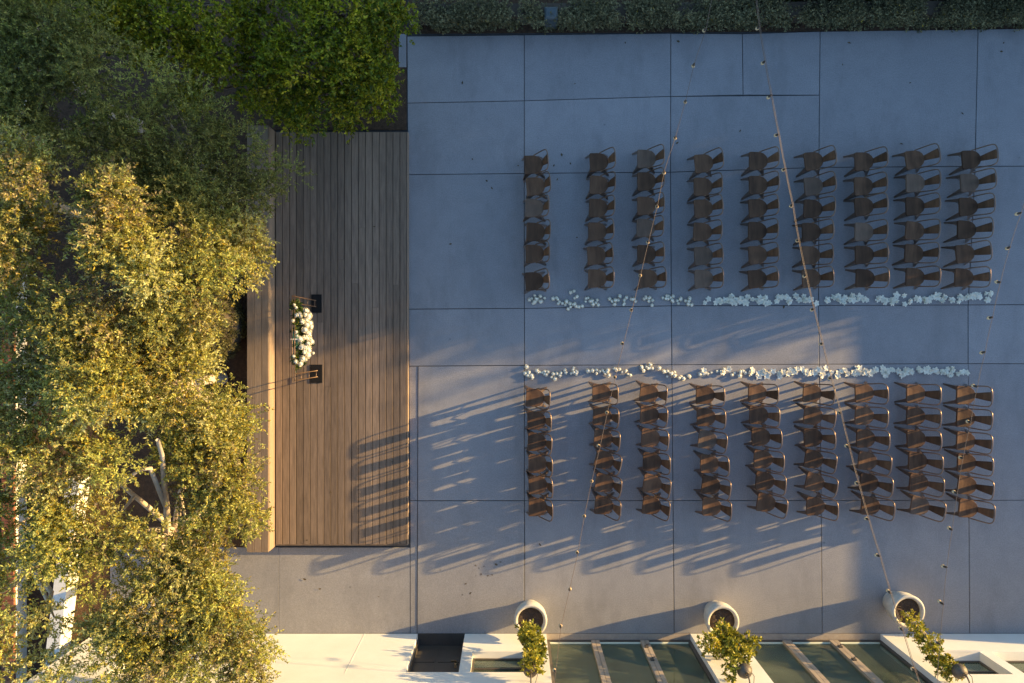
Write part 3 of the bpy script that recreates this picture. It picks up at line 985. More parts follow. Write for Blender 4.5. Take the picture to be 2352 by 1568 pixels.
BL_L = [bloom_mesh('large_blossom_%s' % q, n, r, w, 0.02, 2, M['petal'], tz) for q, (n, r, w, tz) in zip('abc', ((6, 0.070, 0.021, 0.022), (5, 0.078, 0.024, 0.018), (7, 0.062, 0.018, 0.03)))]
BL_S = [rose_mesh('round_blossom', M['petal'], 0.039), rose_mesh('round_blossom_small', M['petal'], 0.033)]


def scatter_blooms(path, n, meshes, spread, label, group, name, jit, seed, cl=0.4):
    g_ = random.Random(seed)
    seg = []
    tot = 0
    for (a, b_) in zip(path, path[1:]):
        l = math.hypot(b_[0] - a[0], b_[1] - a[1]); seg.append((a, b_, l, tot)); tot += l
    hubs = [g_.random() * tot for _ in range(max(3, int(n / 7)))]
    for k in range(n):
        d = (k + g_.random()) / n * tot
        if g_.random() < cl:
            h_ = min(hubs, key=lambda q: abs(q - d)); d = d * 0.45 + h_ * 0.55
        for (a, b_, l, t0) in seg:
            if t0 <= d <= t0 + l + 1e-6:
                t = (d - t0) / l
                x = a[0] + (b_[0] - a[0]) * t; y = a[1] + (b_[1] - a[1]) * t
        y += max(-2.1 * spread, min(2.1 * spread, g_.gauss(0, spread)))
        p = W(x + g_.uniform(-jit, jit), y)
        s = g_.uniform(0.8, 1.2)
        o = link(name, g_.choice(meshes), None, (p.x, p.y, 0.004 + g_.random() * 0.012), (g_.uniform(-.35, .35), g_.uniform(-.35, .35), g_.uniform(0, 6.28)), (s, s, s * 0.75))
        rowx = [d_[0][0] + 20 for d_ in (UP if y < 784 else LO)]
        ri = min(range(9), key=lambda q: abs(rowx[q] - x))
        tag(o, label % ('beside the %s seat row' % ORD[ri]), 'flower', group)


UA = [(1216, 690), (1232, 683), (1250, 690)], [(1268, 688), (1300, 697), (1340, 706)], [(1312, 676), (1330, 683)], [(1343, 690), (1375, 693)], [(1390, 687), (1430, 690), (1465, 683)], [(1480, 682), (1500, 690)], [(1508, 684), (1560, 690), (1592, 690)]
UN = (14, 17, 5, 10, 17, 8, 17)
for i, (pth, n) in enumerate(zip(UA, UN)):
    scatter_blooms(pth, n, BL_S, 5.5, 'small round white blossom in the gappy hedge side petal line, %s', 'round blossoms on the hedge side', 'round_blossom', 3, 40 + i)
LA = [(1206, 846), (1222, 862)], [(1225, 858), (1262, 852)], [(1265, 862), (1300, 858), (1330, 852)], [(1338, 856), (1380, 850), (1400, 858), (1418, 850), (1450, 860)], [(1464, 842), (1505, 846)], [(1510, 848), (1545, 860), (1586, 870)]
LN = (9, 11, 16, 22, 10, 16)
for i, (pth, n) in enumerate(zip(LA, LN)):
    scatter_blooms(pth, n, BL_S, 4.5, 'small round white blossom in the building side petal line, %s', 'round blossoms on the building side', 'round_blossom', 3, 60 + i)
scatter_blooms([(1612, 684), (1660, 690), (1760, 688), (1872, 688)], 50, BL_L, 5.0, 'larger white blossom in the dense hedge side petal line, %s', 'large blossoms on the hedge side', 'white_blossom', 4, 80, 0.3)
scatter_blooms([(1896, 686), (1990, 687)], 19, BL_L, 5.0, 'larger white blossom in the dense hedge side petal line, %s', 'large blossoms on the hedge side', 'white_blossom', 4, 81, 0.3)
scatter_blooms([(2008, 690), (2100, 687), (2180, 686), (2278, 680)], 46, BL_L, 5.0, 'larger white blossom in the dense hedge side petal line, %s', 'large blossoms on the hedge side', 'white_blossom', 4, 82, 0.4)
scatter_blooms([(1602, 862), (1650, 857), (1720, 858)], 20, BL_S + BL_L[:1], 5.0, 'small round white blossom in the building side petal line, %s', 'round blossoms on the building side', 'round_blossom', 4, 83, 0.3)
scatter_blooms([(1725, 856), (1850, 855), (1990, 853), (2222, 854)], 98, BL_L, 4.5, 'larger white blossom in the dense building side petal line, %s', 'large blossoms on the building side', 'white_blossom', 4, 84, 0.3)


# ------------------------------------------------------------------ ceremony stand with flowers
AX = -3.99           # base of the uprights
T0 = W(727, 697, DZ); T1 = W(729, 858, DZ)
arch = thing('flower_stand', (T0.x, (T0.y + T1.y) / 2, DZ), 'copper tube flower stand on two black base plates on the deck', 'stand')
ya, yb = T0.y - arch.location.y, T1.y - arch.location.y
TOPZ = 1.58
for y, w in ((ya, 0.105), (yb, 0.118)):
    mb = MB(); mb.box((-w, y - 0.185, 0.002), (w, y + 0.185, 0.016), 0.003); mb.build('base_plate', M['black_steel'], arch)
    mb = MB()
    xb = -0.01 if y == ya else 0.02
    for dy in (-0.062, 0.062):
        mb.tube([(xb, y + dy, 0.012), (xb - 0.03, y + dy, TOPZ)], 0.0095, 8)
    mb.build('upright', M['copper'], arch)
    for zz in (0.10, 0.62, 1.15):
        rb = MB(); rb.tube([(xb - 0.03 * zz / TOPZ, y - 0.062, zz), (xb - 0.03 * zz / TOPZ, y + 0.062, zz)], 0.008, 8); rb.build('rung', M['copper'], arch)
for dx in (-0.045, 0.0):
    mb = MB(); mb.tube([(dx - 0.005, ya + 0.075, TOPZ), (dx - 0.005, yb - 0.075, TOPZ)], 0.010, 8); mb.build('crossbar', M['copper'], arch)

# flower garland hung on the front of the crossbar
gx = arch.location.x
gy = (T0.y + T1.y) / 2
gz = TOPZ + DZ
gar = thing('flower_garland', (gx + 0.03, gy + 0.02, gz - 0.25), 'garland of white roses and greenery on the copper stand', 'flowers')


def gp(X, Y, z):      # view pixel -> garland space
    p = W(X, Y, z)
    return Vector((p.x - gx - 0.03, p.y - gy - 0.02, z - gz + 0.25))


mb = MB()
c = gp(678, 779, 1.70); mb.box((c.x - 0.055, c.y - 0.16, c.z - 0.10), (c.x + 0.04, c.y + 0.16, c.z - 0.0), 0.01)
mb.build('foam_block', M['foam'], gar)
mb = MB(); mb.box((c.x - 0.085, c.y - 0.012, c.z - 0.02), (c.x + 0.048, c.y + 0.012, c.z + 0.006), 0.003); mb.build('strap', M['strap'], gar)
gc = []
g3 = random.Random(9)
for k in range(56):
    t = k / 55
    Y = 694 + t * (838 - 694)
    wdt = 9 + 27 * min(1, max(0, (t - 0.02) * 3.2)) * (1.0 if t < 0.8 else 1 - (t - .8) * 3.6)
    X = 676 + g3.random() * wdt
    if 0.5 < t < 0.66 and X < 688: X = 690
    p = gp(X, Y, 1.72 - (X - 674) * 0.011 + g3.uniform(-.04, .02)); gc.append((p.x, p.y, p.z, 0.05))
crown('greenery', gc, M['green_leaf'], [(0.05, 0.085, 0.018), (0.08, 0.11, 0.025), (0.035, 0.06, 0.015)], gar, 10, 6, 0.07, 0.055, 0.022, 0.2, 0.3, 0, 0.02, 0.3)
RS = [rose_mesh('rose', M['rose'], 0.05)]
roses = []
for k in range(40):
    t = k / 39
    Y = 712 + t * (833 - 712)
    X0 = 690 + 22 * math.sin(math.pi * min(1, (t * 0.92 + 0.08))) ** 0.5
    if k % 3 == 2: X0 -= g3.uniform(6, 16)
    X = X0 + g3.uniform(-4, 4)
    roses.append((X, Y, 1.72 - (X - 676) * 0.008 + 0.03, g3.uniform(0.75, 1.35)))
roses += [(676, 819, 1.73, .7), (679, 827, 1.73, .75), (676, 700, 1.74, .5), (681, 708, 1.74, .6), (684, 725, 1.74, .8), (673, 735, 1.74, .6), (719, 810, 1.50, .55), (681, 762, 1.76, .6), (700, 722, 1.7, .8), (683, 770, 1.74, .5)]
for (X, Y, z, s) in roses:
    p = gp(X, Y, z)
    link('rose', RS[0], gar, p, (g3.uniform(-.5, .5), g3.uniform(0.1, 0.9), g3.uniform(0, 6.28)), (s, s, s))
mb = MB(); mb.tube([gp(679, 834, 1.68), gp(679, 845, 1.60), gp(680, 858, 1.52)], [0.006, 0.005, 0.003], 5); mb.build('trailing_stem', M['foam'], gar)


# ------------------------------------------------------------------ festoon lights
bulb_me = MB(); bulb_me.ball((0, 0, -0.105), 0.029, 12, 9, (1, 1, 1.25)); BULB = bulb_me.mesh('bulb', M['bulb'])
sock_me = MB(); sock_me.tube([(0, 0, 0.0), (0, 0, -0.03), (0, 0, -0.075)], [0.012, 0.019, 0.021], 10); SOCK = sock_me.mesh('socket', M['socket'])


def festoon(label, pts, zs, rad):
    n = len(pts)
    P = []
    for i, (X, Y) in enumerate(pts):
        t = i / (n - 1)
        P.append(W(X, Y, zs[0] * (1 - t) + zs[1] * t - zs[2] * 4 * t * (1 - t)))
    t = thing('festoon_string', P[0], label, 'string lights', 'festoon strings over the patio')
    mb = MB()
    pp = []
    for a, b_ in zip(P, P[1:]):
        for k in range(3): pp.append(a.lerp(b_, k / 3) - P[0] - Vector((0, 0, 0.012 * math.sin(math.pi * k / 3))))
    pp.append(P[-1] - P[0])
    mb.tube(pp, rad, 6); mb.build('cable', M['wire'], t)
    if rad > 0.005:
        mb = MB(); mb.tube([q + Vector((0.010, 0.0, 0.022)) for q in pp], 0.003, 5); mb.build('carrier_wire', M['wire'], t)
    for i, p in enumerate(P[1:-1]):
        s = link('socket', SOCK, t, p - P[0], (random.uniform(-.15, .15), random.uniform(-.15, .15), 0))
        link('bulb', BULB, s)
    return t


festoon('festoon string crossing the front seat rows, nearest the deck', [(1650, -80), (1622, 66), (1595, 145), (1575, 230), (1552, 313), (1526, 392), (1510, 473), (1490, 553), (1471, 633), (1452, 711), (1432, 790), (1413, 868), (1395, 948), (1378, 1027), (1359, 1106), (1342, 1187), (1327, 1272), (1308, 1356), (1288, 1442), (1276, 1545), (1262, 1660)], (3.5, 3.4, 0.25), 0.0038)
festoon('thicker festoon string slanting over the middle seat rows to the right pot', [(1728, -80), (1744, 60), (1757, 140), (1771, 217), (1788, 308), (1803, 388), (1820, 470), (1834, 551), (1851, 631), (1869, 709), (1889, 788), (1909, 868), (1931, 948), (1950, 1027), (1972, 1110), (1995, 1193), (2021, 1277), (2046, 1363), (2073, 1447), (2102, 1540), (2135, 1640)], (3.5, 3.4, 0.25), 0.0051)
festoon('festoon string at the right edge, over the rear seat row', [(2372, 405), (2346, 488), (2320, 567), (2298, 648), (2280, 728), (2263, 808), (2245, 888), (2230, 970), (2212, 1052), (2199, 1133), (2187, 1217), (2175, 1303), (2167, 1388), (2159, 1480), (2152, 1580)], (3.4, 3.4, 0.2), 0.004)

# ------------------------------------------------------------------ fallen leaves, one cluster of them standing in for wet marks
lm = MB(); lm.add([(-0.03, 0, 0.002), (-0.005, -0.014, 0.008), (0.02, -0.008, 0.004), (0.035, 0, 0.010), (0.02, 0.009, 0.005), (-0.005, 0.014, 0.007), (0, 0, 0.002)],
                  [(0, 1, 6), (1, 2, 6), (2, 3, 6), (3, 4, 6), (4, 5, 6), (5, 0, 6)])
LEAF = lm.mesh('fallen_leaf', M['fallen'])
spots = [(1062, 190), (1320, 192), (1436, 98), (1558, 95), (1950, 98), (1935, 148), (2305, 98), (2300, 118), (1555, 328), (1290, 355), (1272, 380), (1310, 375), (1118, 415), (1280, 412), (1190, 380), (1085, 365),
         (1130, 432), (1325, 545), (1035, 560), (1092, 1298), (1100, 1305), (1112, 1300), (1120, 1322), (1131, 1320), (1140, 1296), (1150, 1290), (1158, 1296), (1093, 1322), (1105, 1318), (705, 1240), (1080, 1362), (1062, 1366), (1070, 1340), (700, 1330), (735, 1352), (1600, 1080), (1800, 704), (2110, 890), (1240, 1250), (870, 1370), (2090, 190), (2210, 260), (1700, 300), (2070, 330), (690, 380), (800, 330), (860, 520), (760, 1130), (900, 1060)]
for (X, Y) in spots:
    on_deck = 632 < X < 935 and 303 < Y < 1250
    p = W(X, Y, DZ if on_deck else 0)
    s = random.uniform(0.6, 1.25)
    o = link('fallen_leaf', LEAF, None, (p.x, p.y, (DZ + 0.003) if on_deck else 0.002), (0, 0, random.uniform(0, 6.28)), (s, s * random.uniform(.7, 1.4), s))
    if on_deck: tag(o, 'small dry fallen leaf lying on the deck planks', 'leaf', 'fallen leaves on the deck')
    else:
        where = 'in the clear patio strip beside the hedge' if Y < 340 else 'in front of the seats, near the deck' if X < 1204 and Y < 900 else 'between the seats and the white building, where some leaves stand in for wet marks' if Y > 1200 else 'among the seat rows'
        tag(o, 'small dark fallen leaf lying on grey patio ' + where, 'leaf', 'fallen leaves on the patio')

# ------------------------------------------------------------------ low garden walls at the left
gw = thing('garden_wall', (-10.05, -0.6, 0), 'low white garden wall with red brick coping at the far left', 'wall')
mb = MB(); mb.box((-0.10, -9.4, -0.06), (0.105, 5.6, 0.345)); mb.build('wall_face', M['stucco'], gw)
mb = MB(); mb.box((-0.125, -9.4, 0.345), (0.095, 5.6, 0.375)); mb.build('mortar_bed', M['mortar'], gw)
bm_ = MB(); bm_.box((-0.125, -0.0475, -0.03), (0.125, 0.0475, 0.032), 0.005); BRK = bm_.mesh('brick', M['brick'])
for k in range(143):
    link('brick', BRK, gw, (random.uniform(-.004, .004), -9.35 + k * 0.105, 0.405 + random.uniform(-.003, .003)), (0, 0, random.uniform(-.02, .02)))
lw = thing('low_wall', (-9.0, -3.9, 0), 'low plain white wall under the sunlit trees at lower left', 'wall')
a = Vector((-8.75, -2.75)); b_ = Vector((-9.3, -7.4)); n_ = Vector((-(b_ - a).y, (b_ - a).x)).normalized() * -0.11
mb = MB(); mb.prism([(q.x + 9.0, q.y + 3.9) for q in (a + n_, b_ + n_, b_ - n_, a - n_)], -0.06, 0.40); mb.build('wall_face', M['stucco'], lw)
mb = MB(); mb.prism([(q.x + 9.0, q.y + 3.9) for q in (a + n_ * 1.2, b_ + n_ * 1.2, b_ - n_ * 1.2, a - n_ * 1.2)], 0.40, 0.44, 0.005); mb.build('cap', M['stucco'], lw)

# ------------------------------------------------------------------ trees at the left
OLIVE_SUN = [(0.385, 0.365, 0.120), (0.490, 0.445, 0.180), (0.235, 0.248, 0.082), (0.400, 0.385, 0.095), (0.280, 0.225, 0.110), (0.34, 0.35, 0.10)]  # leaf tints of the sunlit trees, brightened to carry the sunshine
OLIVE_SHADE = [(0.225, 0.220, 0.066), (0.290, 0.270, 0.080), (0.165, 0.172, 0.052), (0.21, 0.225, 0.06)]  # darker leaf tints for the trees that stand in shade


HOLES = [(165, 480, 40, 45), (350, 560, 26, 16), (120, 250, 28, 30), (330, 230, 26, 20), (315, 1130, 48, 42), (380, 1130, 16, 90), (170, 630, 70, 38), (155, 385, 40, 45), (62, 1470, 34, 80), (178, 1400, 26, 50), (62, 880, 18, 55), (420, 715, 22, 14), (330, 985, 30, 16), (560, 1290, 30, 20), (215, 1150, 18, 18)]   # openings between the boughs


def olive_tree(label, root, fork, lobes, cols, dens, seed, twigs=42, per=22, yellow=0.05, ll=0.055, lw=0.021):
    """lobes: (view X, view Y, z, radius m)"""
    root = Vector(root)
    L = []
    for (X, Y, z, r) in lobes:
        p = W(X, Y, z); L.append((p.x - root.x, p.y - root.y, z, r, r * 0.75))
    cl = lobes_to_clumps(L, dens * 1.7, 0.30, seed)
    keep = []
    for c in cl:
        k = H / (H - c[2]) * PX
        X, Y = 1176 + (c[0] + root.x) * k, 784 - (c[1] + root.y) * k
        if not any(((X - hx) / (rx + 16)) ** 2 + ((Y - hy) / (ry + 16)) ** 2 < 1 for hx, hy, rx, ry in HOLES): keep.append(c)
    cl = keep
    t = thing('olive_tree', (root.x, root.y, 0), label, 'tree', 'olive trees behind the bench')
    mb = MB(); limbs(mb, (0, 0, -0.02), Vector(fork) - Vector((root.x, root.y, 0)), cl, 0.10, seed)
    mb.build('trunk', M['bark'], t)
    crown('crown', cl, M['olive_leaf'], cols, t, twigs, per, 0.36, ll, lw, 0.55, 0.35, 0.03, yellow, 0.42)
    return t


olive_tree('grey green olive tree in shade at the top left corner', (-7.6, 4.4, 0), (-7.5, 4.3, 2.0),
           [(10, 60, 4.0, 0.7), (20, 240, 4.0, 0.6), (20, 330, 3.8, 0.5), (70, 70, 4.2, 0.95), (200, 150, 4.3, 0.9), (90, 210, 4.2, 0.85), (290, 260, 4.0, 0.75), (150, 320, 4.1, 0.6)], OLIVE_SHADE, 1.0, 11, 40, 22, 0.012, 0.050, 0.018)
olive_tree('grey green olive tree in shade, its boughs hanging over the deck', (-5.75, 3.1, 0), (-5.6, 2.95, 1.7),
           [(420, 300, 3.5, 0.72), (485, 395, 3.3, 0.66), (360, 420, 3.6, 0.75), (460, 475, 3.4, 0.75), (622, 412, 2.9, 0.36), (545, 470, 3.1, 0.5), (520, 330, 3.2, 0.4)], OLIVE_SHADE, 1.15, 12, 40, 24, 0.010, 0.045, 0.016)
olive_tree('tall olive tree with sunlit yellow top at the left edge', (-8.3, 2.5, 0), (-8.2, 2.45, 2.4),
           [(95, 395, 5.0, 0.16), (30, 350, 5.0, 0.18), (35, 430, 5.0, 0.45), (10, 560, 4.8, 0.5), (45, 610, 4.3, 0.38), (85, 520, 4.2, 0.25)], OLIVE_SUN, 1.2, 13, yellow=0.09)
olive_tree('sunlit olive tree with an upright leafy tip behind the bench', (-6.3, 1.6, 0), (-6.3, 1.6, 1.9),
           [(245, 470, 4.7, 0.30), (275, 445, 4.8, 0.16), (225, 450, 4.8, 0.14), (250, 530, 4.6, 0.48), (300, 600, 4.4, 0.7), (420, 590, 3.9, 0.65), (500, 610, 3.5, 0.55), (562, 575, 3.2, 0.30), (590, 598, 3.1, 0.16), (390, 680, 3.8, 0.7)], OLIVE_SUN, 1.25, 14, yellow=0.05)
olive_tree('sunlit olive tree behind the low brick topped wall', (-8.1, 0.0, 0), (-8.0, 0.0, 2.0),
           [(40, 740, 4.2, 0.32), (25, 1010, 4.1, 0.33), (0, 870, 4.0, 0.30), (0, 1130, 4.0, 0.36), (15, 960, 4.1, 0.25), (165, 750, 4.3, 0.65), (270, 780, 4.0, 0.55), (140, 860, 4.0, 0.42), (235, 890, 4.1, 0.7), (150, 985, 4.0, 0.45)], OLIVE_SUN, 1.05, 15, yellow=0.09)
olive_tree('sunlit olive tree beside the middle of the bench', (-5.95, -0.75, 0), (-6.0, -0.8, 1.6),
           [(400, 790, 3.4, 0.60), (390, 880, 3.5, 0.70), (480, 955, 3.2, 0.65), (340, 960, 3.6, 0.6), (515, 1000, 3.0, 0.42), (540, 940, 2.9, 0.22)], OLIVE_SUN, 1.15, 16, yellow=0.09)
olive_tree('sunlit olive tree with bare pale limbs showing at lower left', (-6.2, -3.4, 0), (-6.17, -3.44, 1.7),
           [(230, 1070, 3.8, 0.5), (430, 1045, 3.3, 0.4), (520, 1110, 3.1, 0.55), (470, 1180, 3.2, 0.55), (535, 1200, 3.0, 0.45), (380, 1260, 3.5, 0.7), (230, 1220, 3.7, 0.35), (490, 1270, 3.2, 0.6)], OLIVE_SUN, 1.05, 17, yellow=0.05)
olive_tree('sunlit olive tree reaching over the white wall corner', (-6.4, -4.4, 0), (-6.5, -4.4, 2.0),
           [(420, 1350, 3.4, 0.7), (515, 1390, 3.2, 0.5), (560, 1460, 3.1, 0.40), (330, 1400, 3.5, 0.65), (440, 1470, 3.3, 0.55), (350, 1540, 3.4, 0.65), (570, 1545, 2.9, 0.28)], OLIVE_SUN, 1.05, 18, yellow=0.05)
olive_tree('sunlit olive tree at the lower left corner', (-8.7, -4.0, 0), (-8.6, -4.0, 2.0),
           [(100, 1060, 4.0, 0.38), (150, 1160, 4.0, 0.5), (110, 1260, 4.0, 0.33), (200, 1290, 3.9, 0.38), (15, 1360, 4.0, 0.38), (5, 1260, 4.0, 0.33), (15, 1500, 4.0, 0.28), (265, 1470, 3.7, 0.42), (110, 1400, 3.8, 0.2), (130, 1530, 3.8, 0.2)], OLIVE_SUN, 0.95, 19, yellow=0.08)

low7 = [o for o in bpy.data.objects if o.name.startswith('olive_tree') and 'bare pale limbs' in o['label']][0]
for pts, r0_ in (([(385, 1225, 2.0), (383, 1170, 2.7), (377, 1110, 3.2), (372, 1045, 3.8), (362, 1010, 4.1)], 0.058), ([(383, 1170, 2.7), (345, 1075, 3.7), (318, 1080, 3.7), (285, 1105, 3.6), (245, 1142, 3.4), (215, 1160, 3.4)], 0.040)):
    mb = MB(); q = [W(*p_) - low7.location for p_ in pts]
    mb.tube(q, [r0_ * (1 - 0.12 * i) for i in range(len(q))], 8); mb.build('limb', M['bark'], low7)

# dark shrubs outside the garden wall
for k, (yy, zz) in enumerate(((5.0, 0.9), (3.0, 0.8), (0.9, 0.7), (-1.3, 0.8), (-3.5, 0.7), (-5.7, 0.8))):
    t = thing('side_shrub', (-10.85, yy, 0), ['dark shrub outside the brick topped wall at the top left corner', 'dark shrub outside the brick topped wall, second from the top', 'dark shrub outside the brick topped wall, third from the top',
               'dark shrub outside the brick topped wall, fourth from the top', 'dark shrub outside the brick topped wall, fifth from the top', 'dark shrub outside the brick topped wall at the lower left corner'][k], 'shrub', 'dark shrubs outside the garden wall')
    cl = lobes_to_clumps([(0, 0, zz, 0.52, 0.4), (-0.1, 0.7, zz * .9, 0.45, 0.35), (-0.5, 0.2, zz, 0.6, 0.4)], 3.0, 0.25, 70 + k)
    crown('foliage', cl, M['dull_leaf'], [(0.07, 0.075, 0.02), (0.10, 0.10, 0.03), (0.05, 0.06, 0.02)], t, 22, 8, 0.2, 0.07, 0.028, 0.4, 0.3, 0, 0.02, 0.3)
    mb = MB(); limbs(mb, (0, 0, -0.02), (0, 0, 0.4), cl, 0.04, 70 + k); mb.build('stem', M['darkbark'], t)

# clipped dome bush between trees and bench
bush = thing('clipped_bush', (-6.02, 0.3, 0), 'clipped round bush with smooth sunlit outline behind the bench', 'bush')
cb = []
for k in range(420):
    d = unit(rng.normal(size=3)); d[2] = abs(d[2])
    cb.append((d[0] * 0.62, d[1] * 0.72, 0.25 + d[2] * 0.75, 0.07))
crown('foliage', cb, M['dull_leaf'], [(0.13, 0.12, 0.045), (0.16, 0.14, 0.055), (0.10, 0.10, 0.04)], bush, 14, 5, 0.05, 0.035, 0.016, 0.2, 0.3, 0, 0.0, 0.2)
mb = MB(); mb.ball((0, 0, 0.30), 0.60, 18, 12, (1.0, 1.15, 1.1)); mb.tube([(0, 0, -0.02), (0, 0, 0.3)], 0.05, 8); mb.build('stem', M['darkbark'], bush)

# ------------------------------------------------------------------ green laurel shrubs at the top
LAUREL = [(0.165, 0.195, 0.012), (0.235, 0.250, 0.015), (0.320, 0.290, 0.020), (0.085, 0.120, 0.010)]


def laurel(label, root, lobes, dens, seed):
    root = Vector(root); L = []
    for (X, Y, z, r) in lobes:
        p = W(X, Y, z); L.append((p.x - root.x, p.y - root.y, z, r, r * 0.8))
    cl = lobes_to_clumps(L, dens, 0.26, seed)
    t = thing('laurel_shrub', (root.x, root.y, 0), label, 'shrub', 'green laurel shrubs beyond the deck')
    mb = MB(); limbs(mb, (0, 0, -0.02), (0, 0, 0.9), cl, 0.07, seed); mb.build('stem', M['darkbark'], t)
    crown('foliage', cl, M['green_leaf'], LAUREL, t, 20, 8, 0.20, 0.075, 0.036, 0.45, 0.35, 0, 0.02, 0.3)
    return t


laurel('big green laurel shrub with straight clipped edges at the deck end', (-3.2, 5.15, 0),
       [(830, 215, 1.5, 0.62), (740, 225, 1.6, 0.62), (655, 215, 1.6, 0.60), (840, 130, 2.0, 0.50), (770, 130, 2.4, 0.7), (680, 130, 2.4, 0.65), (610, 160, 2.2, 0.55), (880, 215, 0.9, 0.34), (872, 180, 1.5, 0.33), (862, 130, 1.2, 0.33), (855, 95, 1.3, 0.33), (800, 262, 0.6, 0.35), (700, 262, 0.6, 0.35), (620, 255, 0.6, 0.35), (870, 255, 0.5, 0.30)], 2.8, 31)
laurel('green laurel shrub behind the clipped one, beside the grey pad', (-3.2, 6.3, 0),
       [(860, 50, 1.7, 0.46), (800, 45, 2.4, 0.65), (700, 40, 2.5, 0.65), (925, 30, 1.5, 0.42), (860, 5, 1.9, .5), (600, 30, 2.2, 0.5)], 2.4, 32)
laurel('yellow green laurel shrub between the olive trees and the clipped laurel', (-5.0, 5.5, 0),
       [(430, 190, 2.0, 0.45), (540, 190, 1.9, 0.4), (470, 90, 2.6, 0.65), (400, 70, 2.6, 0.5), (480, 150, 2.3, 0.4), (330, 60, 2.9, 0.6), (250, 40, 3.0, 0.6), (320, 130, 2.9, 0.4), (160, 30, 3.2, 0.5)], 2.3, 33)
laurel('dark green laurel shrub at the top edge beside the grey paving', (-4.9, 6.5, 0),
       [(560, 50, 2.2, 0.5), (575, 100, 2.0, 0.40), (350, 0, 2.6, 0.55), (200, 0, 2.8, .6)], 2.2, 34)

# ------------------------------------------------------------------ hedges along the top
DARKH = [(0.20, 0.185, 0.095), (0.26, 0.24, 0.125), (0.13, 0.125, 0.065)]


def box_hedge(name, label, x0, x1, yf, depth, h, cols, mat, n, twigs, per, ll, lw_, seed, slope=0.006):
    g_ = np.random.default_rng(seed)
    t = thing(name, ((x0 + x1) / 2, yf + depth / 2, 0), label, 'hedge')
    X = g_.random(n) * (x1 - x0) - (x1 - x0) / 2
    lump = 0.08 * np.sin(X * 2.3 + 1.0) + 0.06 * np.sin(X * 5.1)
    face = g_.random(n)
    Yv = np.where(face < 0.5, 0.06 * g_.random(n), g_.random(n) * depth) - depth / 2 + (X + (x1 - x0) / 2) * slope
    Z = np.where(face < 0.5, g_.random(n) * h, h * (0.85 + 0.15 * g_.random(n))) + lump * (face >= 0.5)
    cl = np.stack([X, Yv, np.maximum(Z, 0.05), np.full(n, 0.10)], 1)
    gap = np.sin(X * 3.7 + 2 * np.sin(X * 1.3)) + np.sin(X * 9.1 + Z * 7) * 0.7 + g_.normal(size=n) * 0.5
    cl = cl[gap > -0.75]; Yj = g_.normal(size=len(cl)) * 0.03; cl[:, 1] += Yj
    crown('foliage', [tuple(c) for c in cl], mat, cols, t, twigs, per, 0.07, ll, lw_, 0.3, 0.3, 0, 0.006, 0.35)
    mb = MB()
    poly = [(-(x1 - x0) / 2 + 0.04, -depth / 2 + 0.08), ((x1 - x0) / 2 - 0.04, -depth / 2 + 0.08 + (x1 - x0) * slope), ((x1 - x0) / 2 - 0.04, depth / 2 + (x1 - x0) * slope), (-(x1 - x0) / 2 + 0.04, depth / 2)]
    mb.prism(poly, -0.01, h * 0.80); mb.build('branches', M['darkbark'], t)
    return t


box_hedge('clipped_hedge', 'low dark grey green clipped hedge along the top edge of the patio', -2.0, 17.0, 6.40, 0.34, 0.5, DARKH, M['dull_leaf'], 5200, 9, 5, 0.045, 0.02, 41)
box_hedge('tall_hedge', 'taller yellow green hedge behind the low dark one, top right', 4.6, 17.0, 7.02, 0.7, 1.7, [(0.10, 0.12, 0.02), (0.13, 0.14, 0.025), (0.07, 0.09, 0.02)], M['green_leaf'], 2600, 9, 6, 0.06, 0.03, 42)
p = W(1266, 27, 0.55)
ub = thing('utility_box', (p.x, p.y, 0), 'small rounded blue grey utility cover set in the dark hedge', 'utility box')
mb = MB(); mb.box((-0.13, -0.12, 0), (0.13, 0.12, 0.54), 0.035); mb.box((-0.10, -0.127, 0.12), (0.10, -0.121, 0.40)); mb.build('cover', M['box'], ub)

# ------------------------------------------------------------------ unseen casters at the right: wall and trees shaped to the shade, house added
bw_ = thing('boundary_wall', (17.5, 0, 0), 'white garden wall along the right end of the patio', 'wall')
mb = MB(); mb.box((0, -5.98, -0.06), (0.22, 6.9, 1.80)); mb.build('wall_face', M['stucco'], bw_)
mb = MB(); mb.box((-0.03, -5.98, 1.80), (0.25, 6.9, 1.86), 0.008); mb.build('cap', M['stucco'], bw_)


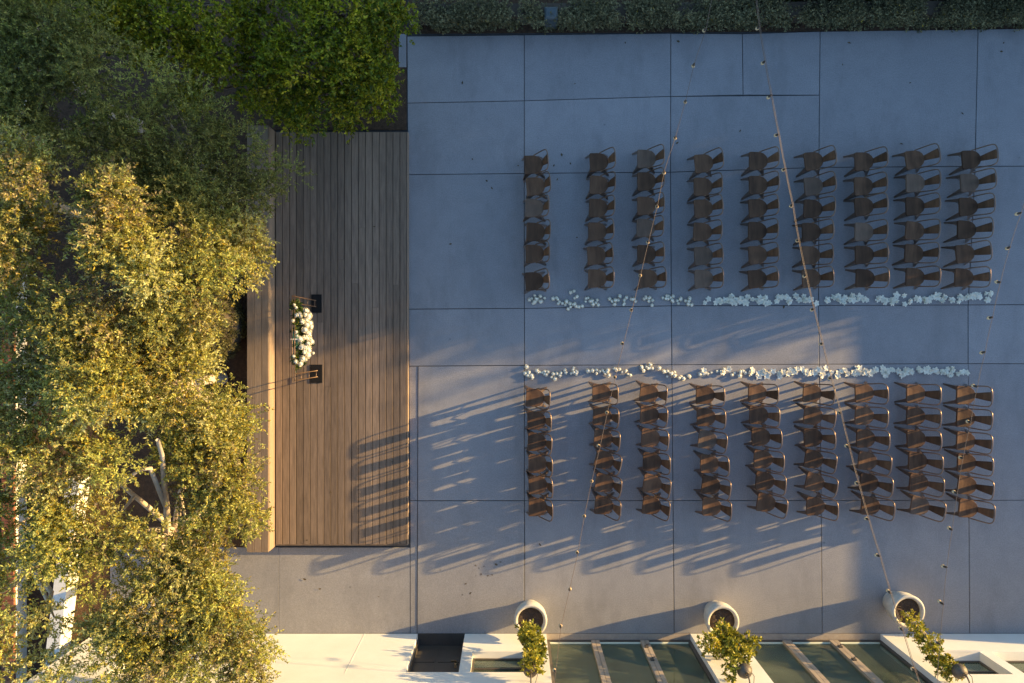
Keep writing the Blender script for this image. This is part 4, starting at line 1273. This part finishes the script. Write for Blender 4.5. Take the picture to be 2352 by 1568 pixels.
def uv(u, v, z=0):
    return Vector((u * math.cos(SUN_AZ) - v * math.sin(SUN_AZ), u * math.sin(SUN_AZ) + v * math.cos(SUN_AZ), z))


def far_tree(label, u, v, lobes, seed, dens=1.3):
    c = uv(u, v)
    t = thing('garden_tree', (c.x, c.y, 0), label, 'tree', 'trees beyond the right wall')
    L = []
    for (du, dv, z, r) in lobes:
        q = uv(u + du, v + dv) - c; L.append((q.x, q.y, z, r, r))
    cl = lobes_to_clumps(L, dens, 0.55, seed)
    mb = MB(); limbs(mb, (0, 0, -0.02), (0, 0, L[0][2] * 0.5), cl, 0.16, seed); mb.build('trunk', M['darkbark'], t)
    crown('crown', cl, M['green_leaf'], LAUREL, t, 24, 10, 0.4, 0.13, 0.06, 0.3, 0.3, 0, 0.02, 0.3)


far_tree('bushy tree beyond the right wall', 23.0, 0.6, [(0, 0.9, 3.1, 1.3), (0, 2.0, 3.6, 1.5), (0, -0.4, 2.5, 1.2), (0, -1.5, 1.8, 0.95), (0.5, 1.2, 1.5, 1.6)], 51, 2.0)
far_tree('tall tree beyond the right wall beside the house', 25.0, 4.6, [(0, -0.3, 8.2, 1.3), (0, 0.2, 6.6, 1.7), (0, -0.2, 5.0, 1.9), (0, 0.0, 3.2, 1.9), (0, 0.4, 9.4, 0.9)], 52, 2.0)
c = uv(30, 9.7)  # unseen house added so the upper patio stays fully shaded
hs = thing('shade_house', (c.x, c.y, 0), 'tall white house added out of view to the right to cast shade', 'building', None, SUN_AZ)
mb = MB(); mb.box((-4, -5.2, -0.06), (6, 12, 11.0)); mb.build('wall', M['stucco'], hs)
mb = MB(); mb.box((-4.3, -5.5, 11.0), (6.3, 12.3, 11.3), 0.05); mb.build('roof', M['roof'], hs)
for k in range(4):
    for z in (1.2, 4.4, 7.6):
        mb = MB(); mb.box((-4.06, -4.2 + 4 * k, z), (-4.005, -2.6 + 4 * k, z + 1.7), 0); w = mb.build('window', M['dark_frame'], hs)
        mb = MB(); mb.box((-4.075, -4.1 + 4 * k, z + .1), (-4.062, -2.7 + 4 * k, z + 1.6)); mb.build('pane', M['glass'], w)
